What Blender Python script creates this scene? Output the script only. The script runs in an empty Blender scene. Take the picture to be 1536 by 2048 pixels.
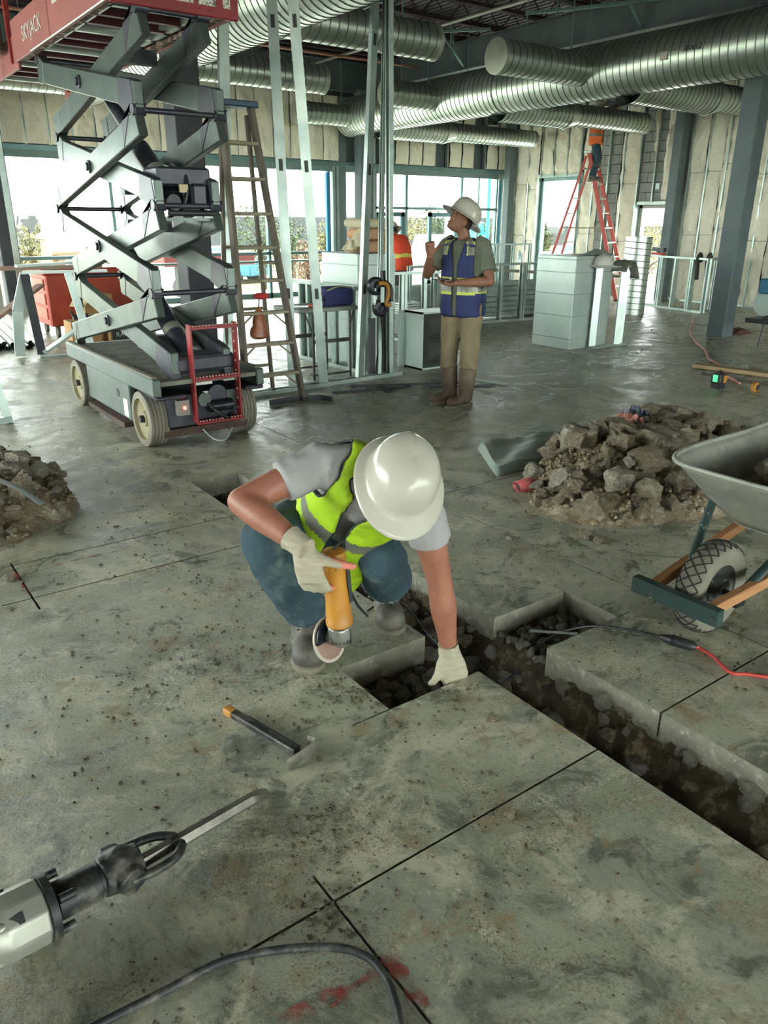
import bpy, bmesh, math, random
import numpy as np
from mathutils import Vector, Matrix, noise
random.seed(7)
scene = bpy.context.scene
COL = scene.collection
TMP = bpy.data.scenes.new('workshop')     # scratch scene for evaluating modifiers, removed at the end
PI = math.pi
# ------------------------------------------------------------------ camera
# world axes follow the slab joints: x runs along the window wall, y along the trench
FPX, PITCH, ROLL, YAW, EYE = 1525.0, math.radians(20.83), math.radians(.235), math.radians(36.1), 1.58
_c, _s = math.cos(PITCH), math.sin(PITCH)
_m = Matrix(((math.cos(YAW), math.sin(YAW), 0), (-math.sin(YAW), math.cos(YAW), 0), (0, 0, 1)))
_U = Vector((0, _s, _c)); _R = Vector((1, 0, 0))
CF = _m @ Vector((0, _c, -_s))
CR = _m @ (math.cos(ROLL)*_R + math.sin(ROLL)*_U)
CU = _m @ (-math.sin(ROLL)*_R + math.cos(ROLL)*_U)
CP = Vector((0, 0, EYE))
cam_d = bpy.data.cameras.new('camera'); cam = bpy.data.objects.new('camera', cam_d); COL.objects.link(cam)
cam.matrix_world = Matrix(((CR.x, CU.x, -CF.x, CP.x), (CR.y, CU.y, -CF.y, CP.y), (CR.z, CU.z, -CF.z, CP.z), (0, 0, 0, 1)))
cam_d.sensor_fit = 'VERTICAL'; cam_d.sensor_height = 36; cam_d.lens = 36*FPX/2048; cam_d.clip_start = .05; cam_d.clip_end = 500
scene.camera = cam
# surveying helpers: where the line of sight through a photo pixel meets a known plane
def ray(x, y): return CF + CR*((x-768)/FPX) + CU*((1024-y)/FPX)
def hit(x, y, k, v):
    d = ray(x, y); return CP + d*((v-CP[k])/d[k])
def hz(x, y, z=0): return hit(x, y, 2, z)
def hx(x, y, v): return hit(x, y, 0, v)
def hy(x, y, v): return hit(x, y, 1, v)
def hd(x, y, d): return CP + ray(x, y)*d
# ------------------------------------------------------------------ light
scene.view_settings.view_transform = 'Standard'; scene.view_settings.look = 'None'
scene.view_settings.gamma = 1; scene.view_settings.use_curve_mapping = False
scene.view_settings.exposure = 3.62
w = bpy.data.worlds.new('sky'); scene.world = w; w.use_nodes = True
bg = w.node_tree.nodes['Background']; bg.inputs[0].default_value = (.93, 1, .955, 1); bg.inputs[1].default_value = 1.15
sun = bpy.data.lights.new('sun', 'SUN'); sun.energy = .9; sun.angle = .02; sun.color = (1, .96, .88)
so = bpy.data.objects.new('sun', sun); COL.objects.link(so)
so.rotation_euler = Vector((.15, .42, .9)).to_track_quat('Z', 'Y').to_euler()
# ------------------------------------------------------------------ materials
MATS = {}
def mat(name, col, rough=.6, metal=0., col2=None, nscale=6., ndetail=4., amt=.5, bump=0., bscale=40., bdist=.01, sharp=.2, spec=.5, trans=0., emit=None, estr=1., stretch=None, vor=False, col3=None, c3scale=2., c3amt=.5, alpha=1.):
    if name in MATS: return MATS[name]
    m = bpy.data.materials.new(name); m.use_nodes = True; nt = m.node_tree; N = nt.nodes; L = nt.links
    b = N['Principled BSDF']
    b.inputs['Base Color'].default_value = (*col, 1); b.inputs['Roughness'].default_value = rough; b.inputs['Metallic'].default_value = metal
    b.inputs['Specular IOR Level'].default_value = spec; b.inputs['Transmission Weight'].default_value = trans; b.inputs['Alpha'].default_value = alpha
    if emit: b.inputs['Emission Color'].default_value = (*emit, 1); b.inputs['Emission Strength'].default_value = estr
    tc = N.new('ShaderNodeTexCoord'); co = tc.outputs['Object']
    if stretch:
        mp = N.new('ShaderNodeMapping'); mp.inputs['Scale'].default_value = stretch; L.new(co, mp.inputs['Vector']); co = mp.outputs[0]
    last = None
    if col2:
        n = N.new('ShaderNodeTexNoise'); n.inputs['Scale'].default_value = nscale; n.inputs['Detail'].default_value = ndetail; n.inputs['Roughness'].default_value = .62
        L.new(co, n.inputs['Vector'])
        r = N.new('ShaderNodeValToRGB'); r.color_ramp.elements[0].position = amt-sharp; r.color_ramp.elements[1].position = amt+sharp
        r.color_ramp.elements[0].color = (*col, 1); r.color_ramp.elements[1].color = (*col2, 1)
        L.new(n.outputs['Fac'], r.inputs[0]); last = r.outputs[0]
        if col3:
            n3 = N.new('ShaderNodeTexNoise'); n3.inputs['Scale'].default_value = c3scale; n3.inputs['Detail'].default_value = 6; n3.inputs['Roughness'].default_value = .7
            L.new(co, n3.inputs['Vector'])
            r3 = N.new('ShaderNodeValToRGB'); r3.color_ramp.elements[0].position = c3amt-.06; r3.color_ramp.elements[1].position = c3amt+.12
            L.new(n3.outputs['Fac'], r3.inputs[0])
            mx = N.new('ShaderNodeMix'); mx.data_type = 'RGBA'; mx.inputs['B'].default_value = (*col3, 1)
            L.new(r3.outputs[0], mx.inputs['Factor']); L.new(last, mx.inputs['A']); last = mx.outputs['Result']
        L.new(last, b.inputs['Base Color'])
    if bump:
        if vor:
            n2 = N.new('ShaderNodeTexVoronoi'); n2.inputs['Scale'].default_value = bscale; o2 = n2.outputs['Distance']
        else:
            n2 = N.new('ShaderNodeTexNoise'); n2.inputs['Scale'].default_value = bscale; n2.inputs['Detail'].default_value = 6; n2.inputs['Roughness'].default_value = .65; o2 = n2.outputs['Fac']
        L.new(co, n2.inputs['Vector'])
        bp = N.new('ShaderNodeBump'); bp.inputs['Strength'].default_value = bump; bp.inputs['Distance'].default_value = bdist
        L.new(o2, bp.inputs['Height']); L.new(bp.outputs[0], b.inputs['Normal'])
    MATS[name] = m
    return m
def rgb(r, g, b):
    f = lambda v: ((v/255+.055)/1.055)**2.4 if v > 10 else v/255/12.92
    return (f(r), f(g), f(b))
galv = mat('galvanised steel', rgb(168, 182, 172), .34, .85, rgb(205, 215, 205), 5, 3, .5, .12, 30, .004, sharp=.25)
galv2 = mat('galvanised sheet', rgb(170, 188, 182), .42, .5, rgb(192, 204, 196), 2, 3, .5, .05, 8, .004)
studm = mat('stud steel', rgb(146, 164, 158), .36, .65, rgb(184, 198, 190), 3, 2, .5)
steel = mat('grey primed steel', rgb(84, 98, 102), .55, .1, rgb(104, 118, 118), 3, 4, .5)
dsteel = mat('dark primed steel', rgb(52, 54, 60), .6, .1, rgb(66, 70, 74), 3, 4, .5)
alum = mat('storefront aluminium', rgb(120, 150, 148), .4, .5, rgb(95, 125, 125), 2)
black = mat('black plastic', rgb(26, 28, 32), .45, 0, rgb(48, 50, 50), 20)
blackm = mat('black painted metal', rgb(28, 32, 40), .35, .3, rgb(70, 76, 76), 30, 6, .62, sharp=.08)
rubber = mat('rubber', rgb(78, 78, 70), .8, 0, rgb(125, 122, 108), 9, 4, .5, .2, 60)
white = mat('white plastic', rgb(214, 214, 204), .3, 0, rgb(196, 196, 184), 5)
glass = mat('window glass', (.9, .94, .92), 0, 0, trans=1, spec=.5)
# ------------------------------------------------------------------ mesh helpers
def V(*a): return Vector(a)
def frame(d, up=None):
    d = d.normalized()
    u = up if up is not None else (V(0, 0, 1) if abs(d.z) < .9 else V(0, 1, 0))
    a = d.cross(u)
    if a.length < 1e-6: a = d.cross(V(1, 0, 0))
    a.normalize(); b = a.cross(d).normalized()
    return a, b          # a = side, b = up-ish
class MB:
    def __init__(s): s.v = []; s.f = []; s.mi = []; s.cur = 0
    def add(s, vs, fs):
        o = len(s.v); s.v += [Vector(x) for x in vs]; s.f += [tuple(i+o for i in f) for f in fs]; s.mi += [s.cur]*len(fs); return s
    def box(s, lo, hi, M=None):
        x0, y0, z0 = lo; x1, y1, z1 = hi
        vs = [V(x0, y0, z0), V(x1, y0, z0), V(x1, y1, z0), V(x0, y1, z0), V(x0, y0, z1), V(x1, y0, z1), V(x1, y1, z1), V(x0, y1, z1)]
        if M: vs = [M @ q for q in vs]
        return s.add(vs, [(0, 3, 2, 1), (4, 5, 6, 7), (0, 1, 5, 4), (1, 2, 6, 5), (2, 3, 7, 6), (3, 0, 4, 7)])
    def bar(s, p, q, w, h, up=None):         # rectangular bar, w sideways, h along up
        p, q = Vector(p), Vector(q); a, b = frame(q-p, up); a = a*w/2; b = b*h/2
        return s.add([p-a-b, p+a-b, p+a+b, p-a+b, q-a-b, q+a-b, q+a+b, q-a+b], [(0, 1, 2, 3), (7, 6, 5, 4), (0, 4, 5, 1), (1, 5, 6, 2), (2, 6, 7, 3), (3, 7, 4, 0)])
    def prof(s, p, q, pts, up=None, caps=False):   # open/closed profile of 2d points swept p->q
        p, q = Vector(p), Vector(q); a, b = frame(q-p, up); n = len(pts)
        vs = [p+a*x+b*y for x, y in pts]+[q+a*x+b*y for x, y in pts]
        fs = [(i, (i+1) % n, (i+1) % n+n, i+n) for i in range(n)]
        if caps: fs += [tuple(range(n))[::-1], tuple(range(n, 2*n))]
        return s.add(vs, fs)
    def chan(s, p, q, w, d, t=.004, lip=.01, up=None):   # C stud, open towards -up
        pts = [(-w/2, 0), (w/2, 0), (w/2, -d), (w/2-lip, -d), (w/2-lip, -d+t), (w/2-t, -d+t), (w/2-t, -t), (-w/2+t, -t), (-w/2+t, -d+t), (-w/2+lip, -d+t), (-w/2+lip, -d), (-w/2, -d)]
        return s.prof(p, q, pts, up)
    def ibeam(s, p, q, w, h, t=.012, up=None):
        H = h/2; W = w/2
        return s.prof(p, q, [(-W, -H), (W, -H), (W, -H+t), (t/2, -H+t), (t/2, H-t), (W, H-t), (W, H), (-W, H), (-W, H-t), (-t/2, H-t), (-t/2, -H+t), (-W, -H+t)], up, True)
    def tube(s, pts, r, n=8, caps=True, up=None, sq=None):   # swept tube, r scalar or list; sq = flatten factor list
        pts = [Vector(p) for p in pts]; m = len(pts); o = []
        rs = r if isinstance(r, (list, tuple)) else [r]*m
        prev = None
        for i, p in enumerate(pts):
            d = (pts[min(i+1, m-1)]-pts[max(i-1, 0)])
            if prev is None or up is not None: a, b = frame(d, up)
            else:
                dn = d.normalized(); a = (prev-dn*prev.dot(dn)).normalized(); b = a.cross(dn).normalized()
            prev = a; rr = rs[i]; ra, rb = rr if isinstance(rr, (list, tuple)) else (rr, rr)
            o.append([p+a*ra*math.cos(2*PI*k/n)+b*rb*math.sin(2*PI*k/n) for k in range(n)])
        vs = [q for ring in o for q in ring]; fs = []
        for i in range(m-1):
            for k in range(n): fs.append((i*n+k, i*n+(k+1) % n, (i+1)*n+(k+1) % n, (i+1)*n+k))
        if caps: fs += [tuple(range(n))[::-1], tuple(range((m-1)*n, m*n))]
        return s.add(vs, fs)
    def cyl(s, p, q, r, n=16, r2=None): return s.tube([p, q], [r, r if r2 is None else r2], n)
    def lathe(s, o, ax, prof, n=24, close=False):   # profile of (radius, height) about axis ax from o
        o = Vector(o); ax = Vector(ax).normalized(); a, b = frame(ax); vs = []; m = len(prof)
        for r, h in prof: vs += [o+ax*h+a*r*math.cos(2*PI*k/n)+b*r*math.sin(2*PI*k/n) for k in range(n)]
        fs = []
        for i in range(m-1 if not close else m):
            j = (i+1) % m
            for k in range(n): fs.append((i*n+k, i*n+(k+1) % n, j*n+(k+1) % n, j*n+k))
        if not close:
            if prof[0][0] > 1e-5: fs.append(tuple(range(n))[::-1])
            if prof[-1][0] > 1e-5: fs.append(tuple(range((m-1)*n, m*n)))
        return s.add(vs, fs)
    def prism(s, poly, vec):          # polygon (3d points) extruded by vec
        poly = [Vector(p) for p in poly]; vec = Vector(vec); n = len(poly)
        return s.add(poly+[p+vec for p in poly], [tuple(range(n))[::-1], tuple(range(n, 2*n))]+[(i, (i+1) % n, (i+1) % n+n, i+n) for i in range(n)])
    def grid(s, fn, nu, nv, wrapu=False):
        vs = [fn(i/(nu if wrapu else nu-1), j/(nv-1)) for j in range(nv) for i in range(nu)]
        fs = []
        for j in range(nv-1):
            for i in range(nu if wrapu else nu-1):
                i2 = (i+1) % nu
                fs.append((j*nu+i, j*nu+i2, (j+1)*nu+i2, (j+1)*nu+i))
        return s.add(vs, fs)
    def ball(s, c, r, n=10, m=7, M=None):
        c = Vector(c); rx, ry, rz = r if isinstance(r, (tuple, list)) else (r, r, r)
        vs = []
        for j in range(m+1):
            t = PI*j/m
            for k in range(n):
                q = V(rx*math.sin(t)*math.cos(2*PI*k/n), ry*math.sin(t)*math.sin(2*PI*k/n), rz*math.cos(t))
                vs.append(c+(M @ q if M else q))
        return s.add(vs, [(j*n+k, (j+1)*n+k, (j+1)*n+(k+1) % n, j*n+(k+1) % n) for j in range(m) for k in range(n)])
    def mesh(s, name, mats, smooth=0, org=None, merge=False):
        me = bpy.data.meshes.new(name); org = org or V(0, 0, 0)
        me.from_pydata([v-org for v in s.v], [], s.f)
        for m in (mats if isinstance(mats, (list, tuple)) else [mats]): me.materials.append(m)
        if len(me.materials) > 1: me.polygons.foreach_set('material_index', s.mi[:len(me.polygons)])
        bm = bmesh.new(); bm.from_mesh(me)
        if merge: bmesh.ops.remove_doubles(bm, verts=bm.verts, dist=1e-5)
        bmesh.ops.recalc_face_normals(bm, faces=bm.faces); bm.to_mesh(me); bm.free()
        if smooth:
            me.polygons.foreach_set('use_smooth', [True]*len(me.polygons))
            if smooth < 180: me.set_sharp_from_angle(angle=math.radians(smooth))
        me.update(); return me
    def build(s, name, mats, parent=None, smooth=0, org=None, merge=False):
        if org is None: org = parent['_o'] if False else (WORLD.get(parent.name, V(0, 0, 0)) if parent else V(0, 0, 0))
        o = bpy.data.objects.new(name, s.mesh(name, mats, smooth, org, merge)); COL.objects.link(o)
        if parent: o.parent = parent; WORLD[o.name] = org
        return o
WORLD = {}          # world-space origin of every parent (all parents are unrotated)
def tag(o, label=None, cat=None, group=None, kind=None):
    if label: o['label'] = label
    if cat: o['category'] = cat
    if group: o['group'] = group
    if kind: o['kind'] = kind
    return o
def thing(name, loc, label, cat, group=None, kind=None):
    o = bpy.data.objects.new(name, None); COL.objects.link(o); o.location = loc; o.empty_display_size = .1
    WORLD[o.name] = Vector(loc)
    return tag(o, label, cat, group, kind)
def solo(mb, name, mats, loc, label, cat, group=None, smooth=0, kind=None):
    o = mb.build(name, mats, None, smooth, Vector(loc)); o.location = loc; WORLD[o.name] = Vector(loc)
    return tag(o, label, cat, group, kind)
def dup(o, parent=None, loc=None):
    c = o.copy(); COL.objects.link(c); c.parent = parent
    if loc is not None: c.location = loc
    WORLD[c.name] = Vector(loc) if loc is not None else WORLD.get(o.name, V(0, 0, 0))
    for ch in list(o.children): dup(ch, c)
    return c
def bevel(o, w=.004, seg=1, ang=.6):
    m = o.modifiers.new('bevel', 'BEVEL'); m.width = w; m.segments = seg; m.limit_method = 'ANGLE'; m.angle_limit = ang; return o
def fbm(p, sc, oc=4): return noise.fractal(Vector(p)*sc, 1.0, 2.0, oc)
def path(pts, n=8):      # Catmull-Rom through points
    pts = [Vector(p) for p in pts]; P = [pts[0]*2-pts[1]]+pts+[pts[-1]*2-pts[-2]]; out = []
    for i in range(1, len(P)-2):
        a, b, c, d = P[i-1:i+3]
        for k in range(n):
            t = k/n; out.append(.5*((2*b)+(c-a)*t+(2*a-5*b+4*c-d)*t*t+(3*b-a-3*c+d)*t**3))
    out.append(pts[-1]); return out
def text(s, size, p, right, up, m, parent, name='lettering', align='CENTER', depth=.0008):
    cu = bpy.data.curves.new(name, 'FONT'); cu.body = s; cu.size = size; cu.align_x = align; cu.align_y = 'CENTER'; cu.extrude = depth
    t = bpy.data.objects.new(name, cu); TMP.collection.objects.link(t); vl = TMP.view_layers[0]; vl.update()
    me = bpy.data.meshes.new_from_object(t.evaluated_get(vl.depsgraph)); bpy.data.objects.remove(t)
    right = Vector(right).normalized(); up = Vector(up); nrm = right.cross(up).normalized(); up = nrm.cross(right)
    org = WORLD.get(parent.name, V(0, 0, 0)) if parent else V(0, 0, 0); p = Vector(p)-org
    me.transform(Matrix(((right.x, up.x, nrm.x, p.x), (right.y, up.y, nrm.y, p.y), (right.z, up.z, nrm.z, p.z), (0, 0, 0, 1))))
    me.materials.clear(); me.materials.append(m)
    o = bpy.data.objects.new(name, me); COL.objects.link(o); o.parent = parent
    if parent: WORLD[o.name] = org
    return o
def fuse(parts, name, mats, parent, vox=.012, smooth=6, pick=None, wr=0., wscale=14):
    """one continuous skin over overlapping tubes/balls (parts = MB): voxel remesh, smoothing, optional wrinkles"""
    me = parts.mesh(name, mats); o = bpy.data.objects.new(name, me); TMP.collection.objects.link(o)
    r = o.modifiers.new('r', 'REMESH'); r.mode = 'VOXEL'; r.voxel_size = vox
    sm = o.modifiers.new('s', 'SMOOTH'); sm.factor = .5; sm.iterations = smooth
    vl = TMP.view_layers[0]; vl.update(); me2 = bpy.data.meshes.new_from_object(o.evaluated_get(vl.depsgraph)); bpy.data.objects.remove(o)
    if wr:
        for v in me2.vertices:
            v.co += v.normal*wr*noise.fractal(Vector((v.co.x, v.co.y, v.co.z*.55))*wscale, 1, 2, 3)
    org = WORLD.get(parent.name, V(0, 0, 0)); me2.materials.clear()
    for m in (mats if isinstance(mats, (list, tuple)) else [mats]): me2.materials.append(m)
    if pick:
        for p in me2.polygons: p.material_index = pick(p.center)
    me2.transform(Matrix.Translation(-org)); me2.polygons.foreach_set('use_smooth', [True]*len(me2.polygons))
    o = bpy.data.objects.new(name, me2); COL.objects.link(o); o.parent = parent; WORLD[o.name] = org
    return o
# ================================================================== floor
def concrete():
    m = bpy.data.materials.new('worn concrete'); m.use_nodes = True; N = m.node_tree.nodes; L = m.node_tree.links; b = N['Principled BSDF']
    tc = N.new('ShaderNodeTexCoord'); co = tc.outputs['Object']
    def nz(sc, det, rough=.6, dist=0.):
        n = N.new('ShaderNodeTexNoise'); n.inputs['Scale'].default_value = sc; n.inputs['Detail'].default_value = det; n.inputs['Roughness'].default_value = rough; n.inputs['Distortion'].default_value = dist
        L.new(co, n.inputs['Vector']); return n.outputs['Fac']
    def ramp(f, a, bb):
        r = N.new('ShaderNodeMapRange'); r.inputs[1].default_value = a; r.inputs[2].default_value = bb; L.new(f, r.inputs[0]); return r.outputs[0]
    def mix(f, A, B):
        x = N.new('ShaderNodeMix'); x.data_type = 'RGBA'; L.new(f, x.inputs['Factor'])
        for k, q in (('A', A), ('B', B)):
            if isinstance(q, tuple): x.inputs[k].default_value = (*q, 1)
            else: L.new(q, x.inputs[k])
        return x.outputs['Result']
    c = mix(ramp(nz(1.1, 5, .6, .6), .38, .62), rgb(148, 153, 134), rgb(174, 177, 157))
    c = mix(ramp(nz(3.2, 8, .7, 1.2), .49, .62), c, rgb(102, 110, 97))          # damp, polished patches
    c = mix(ramp(nz(3.6, 9, .74, .9), .50, .585), c, rgb(192, 190, 166))      # pale dust
    c = mix(ramp(nz(5.5, 9, .78, .5), .54, .64), c, rgb(150, 136, 104))       # tan dirt
    c = mix(ramp(nz(38, 6, .7), .55, .72), c, rgb(106, 110, 92))
    mm = N.new('ShaderNodeMath'); mm.operation = 'MULTIPLY'; L.new(ramp(nz(2.1, 7, .7, .6), .47, .6), mm.inputs[0]); L.new(ramp(nz(120, 5, .75), .5, .6), mm.inputs[1])
    c = mix(mm.outputs[0], c, rgb(112, 100, 76))                             # gritty dried mud
    m2 = N.new('ShaderNodeMath'); m2.operation = 'MULTIPLY'; L.new(ramp(nz(1.4, 6, .7, 1.5), .52, .62), m2.inputs[0]); L.new(ramp(nz(60, 5, .75, 1.), .48, .58), m2.inputs[1])
    c = mix(m2.outputs[0], c, rgb(202, 200, 180))                            # pale cement scuffs
    L.new(c, b.inputs['Base Color'])
    rr = N.new('ShaderNodeMapRange'); rr.inputs[1].default_value = .4; rr.inputs[2].default_value = .62; rr.inputs[3].default_value = .5; rr.inputs[4].default_value = .2
    L.new(nz(3.2, 8, .7, 1.2), rr.inputs[0]); L.new(rr.outputs[0], b.inputs['Roughness'])
    b.inputs['Specular IOR Level'].default_value = .5
    b1 = N.new('ShaderNodeBump'); b1.inputs['Strength'].default_value = .4; b1.inputs['Distance'].default_value = .006; L.new(nz(16, 9, .72, .5), b1.inputs['Height'])
    b2 = N.new('ShaderNodeBump'); b2.inputs['Strength'].default_value = .6; b2.inputs['Distance'].default_value = .005; L.new(nz(75, 7, .75), b2.inputs['Height'])
    L.new(b1.outputs[0], b2.inputs['Normal']); L.new(b2.outputs[0], b.inputs['Normal'])
    return m
conc = concrete()
cutface = mat('broken concrete face', rgb(142, 140, 122), .9, 0, rgb(112, 112, 100), 14, 6, .5, .9, 30, .02, col3=rgb(176, 176, 164), c3scale=26, c3amt=.6)
soil = mat('damp soil', rgb(92, 80, 58), .95, 0, rgb(52, 46, 36), 5, 8, .5, 1, 30, .03, col3=rgb(150, 140, 112), c3scale=16, c3amt=.57)
clodm = mat('dry clod', rgb(156, 142, 114), .95, 0, rgb(116, 105, 84), 4, 8, .5, 1, 16, .04, col3=rgb(176, 170, 148), c3scale=9, c3amt=.56)
stonem = mat('grey stone', rgb(112, 108, 96), .9, 0, rgb(72, 70, 62), 9, 6, .5, .7, 24, .02, col3=rgb(150, 148, 134), c3scale=11, c3amt=.58)
HOLES = [(1.745, 2.08, -3, 4.53), (1.33, 1.745, 1.785, 2.105), (2.08, 2.52, 1.75, 2.05), (7.85, 8.12, 3.2, 4.93), (8.62, 8.95, 3.2, 4.85)]
T0 = .004
CUTS = [(.743-T0, .743+T0, -8, 1.325), (.47, 1.745, 1.225-T0, 1.225+T0), (2.08, 15.3, 1.225-T0, 1.225+T0), (1.18, 1.33, 1.785, 1.791), (.40, 1.745, 3.386, 3.395), (.46, 1.745, 3.807, 3.816),
        (.524, .534, 3.26, 3.85), (2.796, 2.804, -8, 9.), (2.08, 6.8, 3.396, 3.404), (2.52, 2.6, 1.747, 1.753), (2.517, 2.523, 2.05, 2.13), (9.60, 9.66, 3.5, 7.0), (11.85, 11.95, 5.5, 7.6)]
def floor_cells():
    xs = sorted({-12., 15.4} | {v for h in HOLES+CUTS for v in h[:2]} | {.743, 2.8}); ys = sorted({-14., 15.8} | {v for h in HOLES+CUTS for v in h[2:]} | {1.225, 3.4})
    def z(x, y):
        for a, b, c, d in HOLES:
            if a < x < b and c < y < d: return None
        for a, b, c, d in CUTS:
            if a < x < b and c < y < d: return -.1
        return 0.
    nx, ny = len(xs)-1, len(ys)-1
    Zc = [[z((xs[i]+xs[i+1])/2, (ys[j]+ys[j+1])/2) for j in range(ny)] for i in range(nx)]
    def pid(x, y):
        px = 0 if x < 1.9 else (1 if x < 2.8 else 2)
        if px == 0: return ('a' if x < .743 and y < 1.225 else 'b' if y < 1.225 else 'c' if y < 3.39 else 'd')
        if px == 1: return ('e' if y < 1.225 else 'f' if y < 3.4 else 'g')
        return ('h' if y < 1.225 else 'i' if y < 3.4 else 'j')
    P = {}
    for i in range(nx):
        for j in range(ny):
            if Zc[i][j] is None: continue
            x0, x1, y0, y1 = xs[i], xs[i+1], ys[j], ys[j+1]; zz = Zc[i][j]; mb = P.setdefault(pid((x0+x1)/2, (y0+y1)/2), MB())
            mb.cur = 0; mb.add([(x0, y0, zz), (x1, y0, zz), (x1, y1, zz), (x0, y1, zz)], [(0, 1, 2, 3)])
            mb.cur = 1
            for di, dj, e in ((-1, 0, ((x0, y1), (x0, y0))), (1, 0, ((x1, y0), (x1, y1))), (0, -1, ((x0, y0), (x1, y0))), (0, 1, ((x1, y1), (x0, y1)))):
                a, b = i+di, j+dj
                if not (0 <= a < nx and 0 <= b < ny): continue
                n = Zc[a][b]; lo = -.14 if n is None else n
                if lo >= zz: continue
                (ax, ay), (bx, by) = e
                if n is None:      # broken slab edge: subdivided and roughened towards the bottom
                    k = max(1, int(math.hypot(bx-ax, by-ay)/.03)); k = min(k, 220); rows = 5; vs = []
                    nrm = V(di, dj, 0)
                    for r in range(rows):
                        for q in range(k+1):
                            t = q/k; p = V(ax+(bx-ax)*t, ay+(by-ay)*t, zz+(lo-zz)*r/(rows-1))
                            am = (0, .004, .008, .014, .03)[r]
                            d = fbm(p+V(3, 1, 7), 12)*am*(0 if q in (0, k) else 1)
                            p -= nrm*abs(d)*.6; p.z += fbm(p, 7)*am*.8 if r > 1 else 0
                            vs.append(p)
                    mb.add(vs, [(r*(k+1)+q, (r+1)*(k+1)+q, (r+1)*(k+1)+q+1, r*(k+1)+q+1) for r in range(rows-1) for q in range(k)])
                else: mb.add([(ax, ay, zz), (bx, by, zz), (bx, by, lo), (ax, ay, lo)], [(0, 3, 2, 1)])
    return P
FLOOR = thing('floor', (0, 0, 0), 'worn grey green concrete floor slab cut open by a trench', None, None, 'structure')
for k, mb in floor_cells().items(): mb.build('slab_panel', [conc, cutface], FLOOR)
def bedz(x, y):
    d = min(x-1.745, 2.08-x)
    xx = min(max(x, 1.745), 2.08); tr = -.27+.17*max(0, 1-(2.08-xx)/.14)**1.5+.05*max(0, 1-(xx-1.745)/.1)
    z = tr
    if x < 1.78: z = max(z, -.135+.05*max(0, (1.42-x))) if y > 1.7 and y < 2.2 else z
    if x > 2.03 and 1.6 < y < 2.2: z = max(z, -.13+.07*max(0, (x-2.2)))
    if y > 2.1 and 1.7 < x < 2.1: z = max(z, -.2)
    return z+.03*fbm((x, y, 3.1), 7)+.018*fbm((x, y, 9), 22)
bd = MB()
def bed(x0, x1, y0, y1, st):
    nu, nv = max(2, int((x1-x0)/st)), max(2, int((y1-y0)/st))
    bd.grid(lambda u, v: V(x0+(x1-x0)*u, y0+(y1-y0)*v, bedz(x0+(x1-x0)*u, y0+(y1-y0)*v)), nu, nv)
bed(1.2, 2.62, .3, 2.3, .018); bed(1.65, 2.18, 2.28, 4.7, .03); bed(1.65, 2.2, -3, .32, .05)
bd.add([(7.7, 3, -.14), (9.1, 3, -.14), (9.1, 5.1, -.14), (7.7, 5.1, -.14)], [(0, 1, 2, 3)])
tag(bd.build('soil_bed', soil, FLOOR, 180), 'damp brown soil at the bottom of the trench', None, None, None)
sub = MB(); sub.box((-12, -14, -.6), (15.4, 15.8, -.5)); sub.build('sub_base', soil, FLOOR)
# rock meshes shared by every pile
def rockmesh(seed, m, rough=.28, flat=1.):
    bm = bmesh.new(); bmesh.ops.create_icosphere(bm, subdivisions=3, radius=1)
    o = V(seed*3.7, seed*1.3, seed*2.1)
    for v in bm.verts:
        n = v.co.normalized(); f = 1+rough*1.3*noise.noise(n*1.3+o)+rough*.5*noise.noise(n*3.1+o)+rough*.3*noise.noise(n*7+o)
        v.co = n*f; v.co.z *= flat
        for ax in (V(1, .3, .2), V(-.4, 1, .3), V(.1, -.5, 1), V(-.7, -.4, .6)):
            ax = (ax+V(noise.noise(o+ax), noise.noise(o*2+ax), noise.noise(o*3+ax))).normalized(); d = v.co.dot(ax)
            if d > .62: v.co -= ax*(d-.62)*.85
    me = bpy.data.meshes.new('rock'); bm.to_mesh(me); bm.free(); me.materials.append(m)
    me.polygons.foreach_set('use_smooth', [True]*len(me.polygons)); me.set_sharp_from_angle(angle=math.radians(24)); return me
paler = mat('pale rock', rgb(190, 184, 164), .95, 0, rgb(150, 142, 120), 1.2, 6, .5, .9, 4.5, .1, col3=rgb(214, 210, 194), c3scale=1.5, c3amt=.54)
clodr = mat('clod rock', rgb(170, 157, 128), .95, 0, rgb(132, 121, 98), 1.1, 6, .5, .9, 4.5, .12, col3=rgb(206, 200, 178), c3scale=1.6, c3amt=.55); stoner = mat('stone rock', rgb(146, 142, 128), .9, 0, rgb(108, 105, 94), 1.3, 6, .5, .7, 5, .08, col3=rgb(160, 158, 144), c3scale=1.8, c3amt=.56)
CLODS = [rockmesh(i, clodr, .55) for i in range(7)]; STONES = [rockmesh(i+20, stoner, .36) for i in range(6)]; PALE = [rockmesh(i+40, paler, .42) for i in range(4)]
def rock(name, meshes, p, r, parent, sq=(1, 1, .8)):
    o = bpy.data.objects.new(name, random.choice(meshes)); COL.objects.link(o); o.parent = parent
    o.location = Vector(p)-WORLD.get(parent.name, V(0, 0, 0)); o.scale = (r*sq[0]*random.uniform(.85, 1.2), r*sq[1]*random.uniform(.85, 1.2), r*sq[2]*random.uniform(.8, 1.15))
    o.rotation_euler = (random.uniform(-.5, .5), random.uniform(-.5, .5), random.uniform(0, 6.28)); return o
for k in range(95):      # gravel in the hole by the gloved hand
    x, y = random.uniform(1.36, 1.74), random.uniform(1.8, 2.07); rock('gravel_stone', STONES+CLODS[:2], (x, y, bedz(x, y)+random.uniform(0, .03)), random.uniform(.012, .03), FLOOR)
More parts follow.
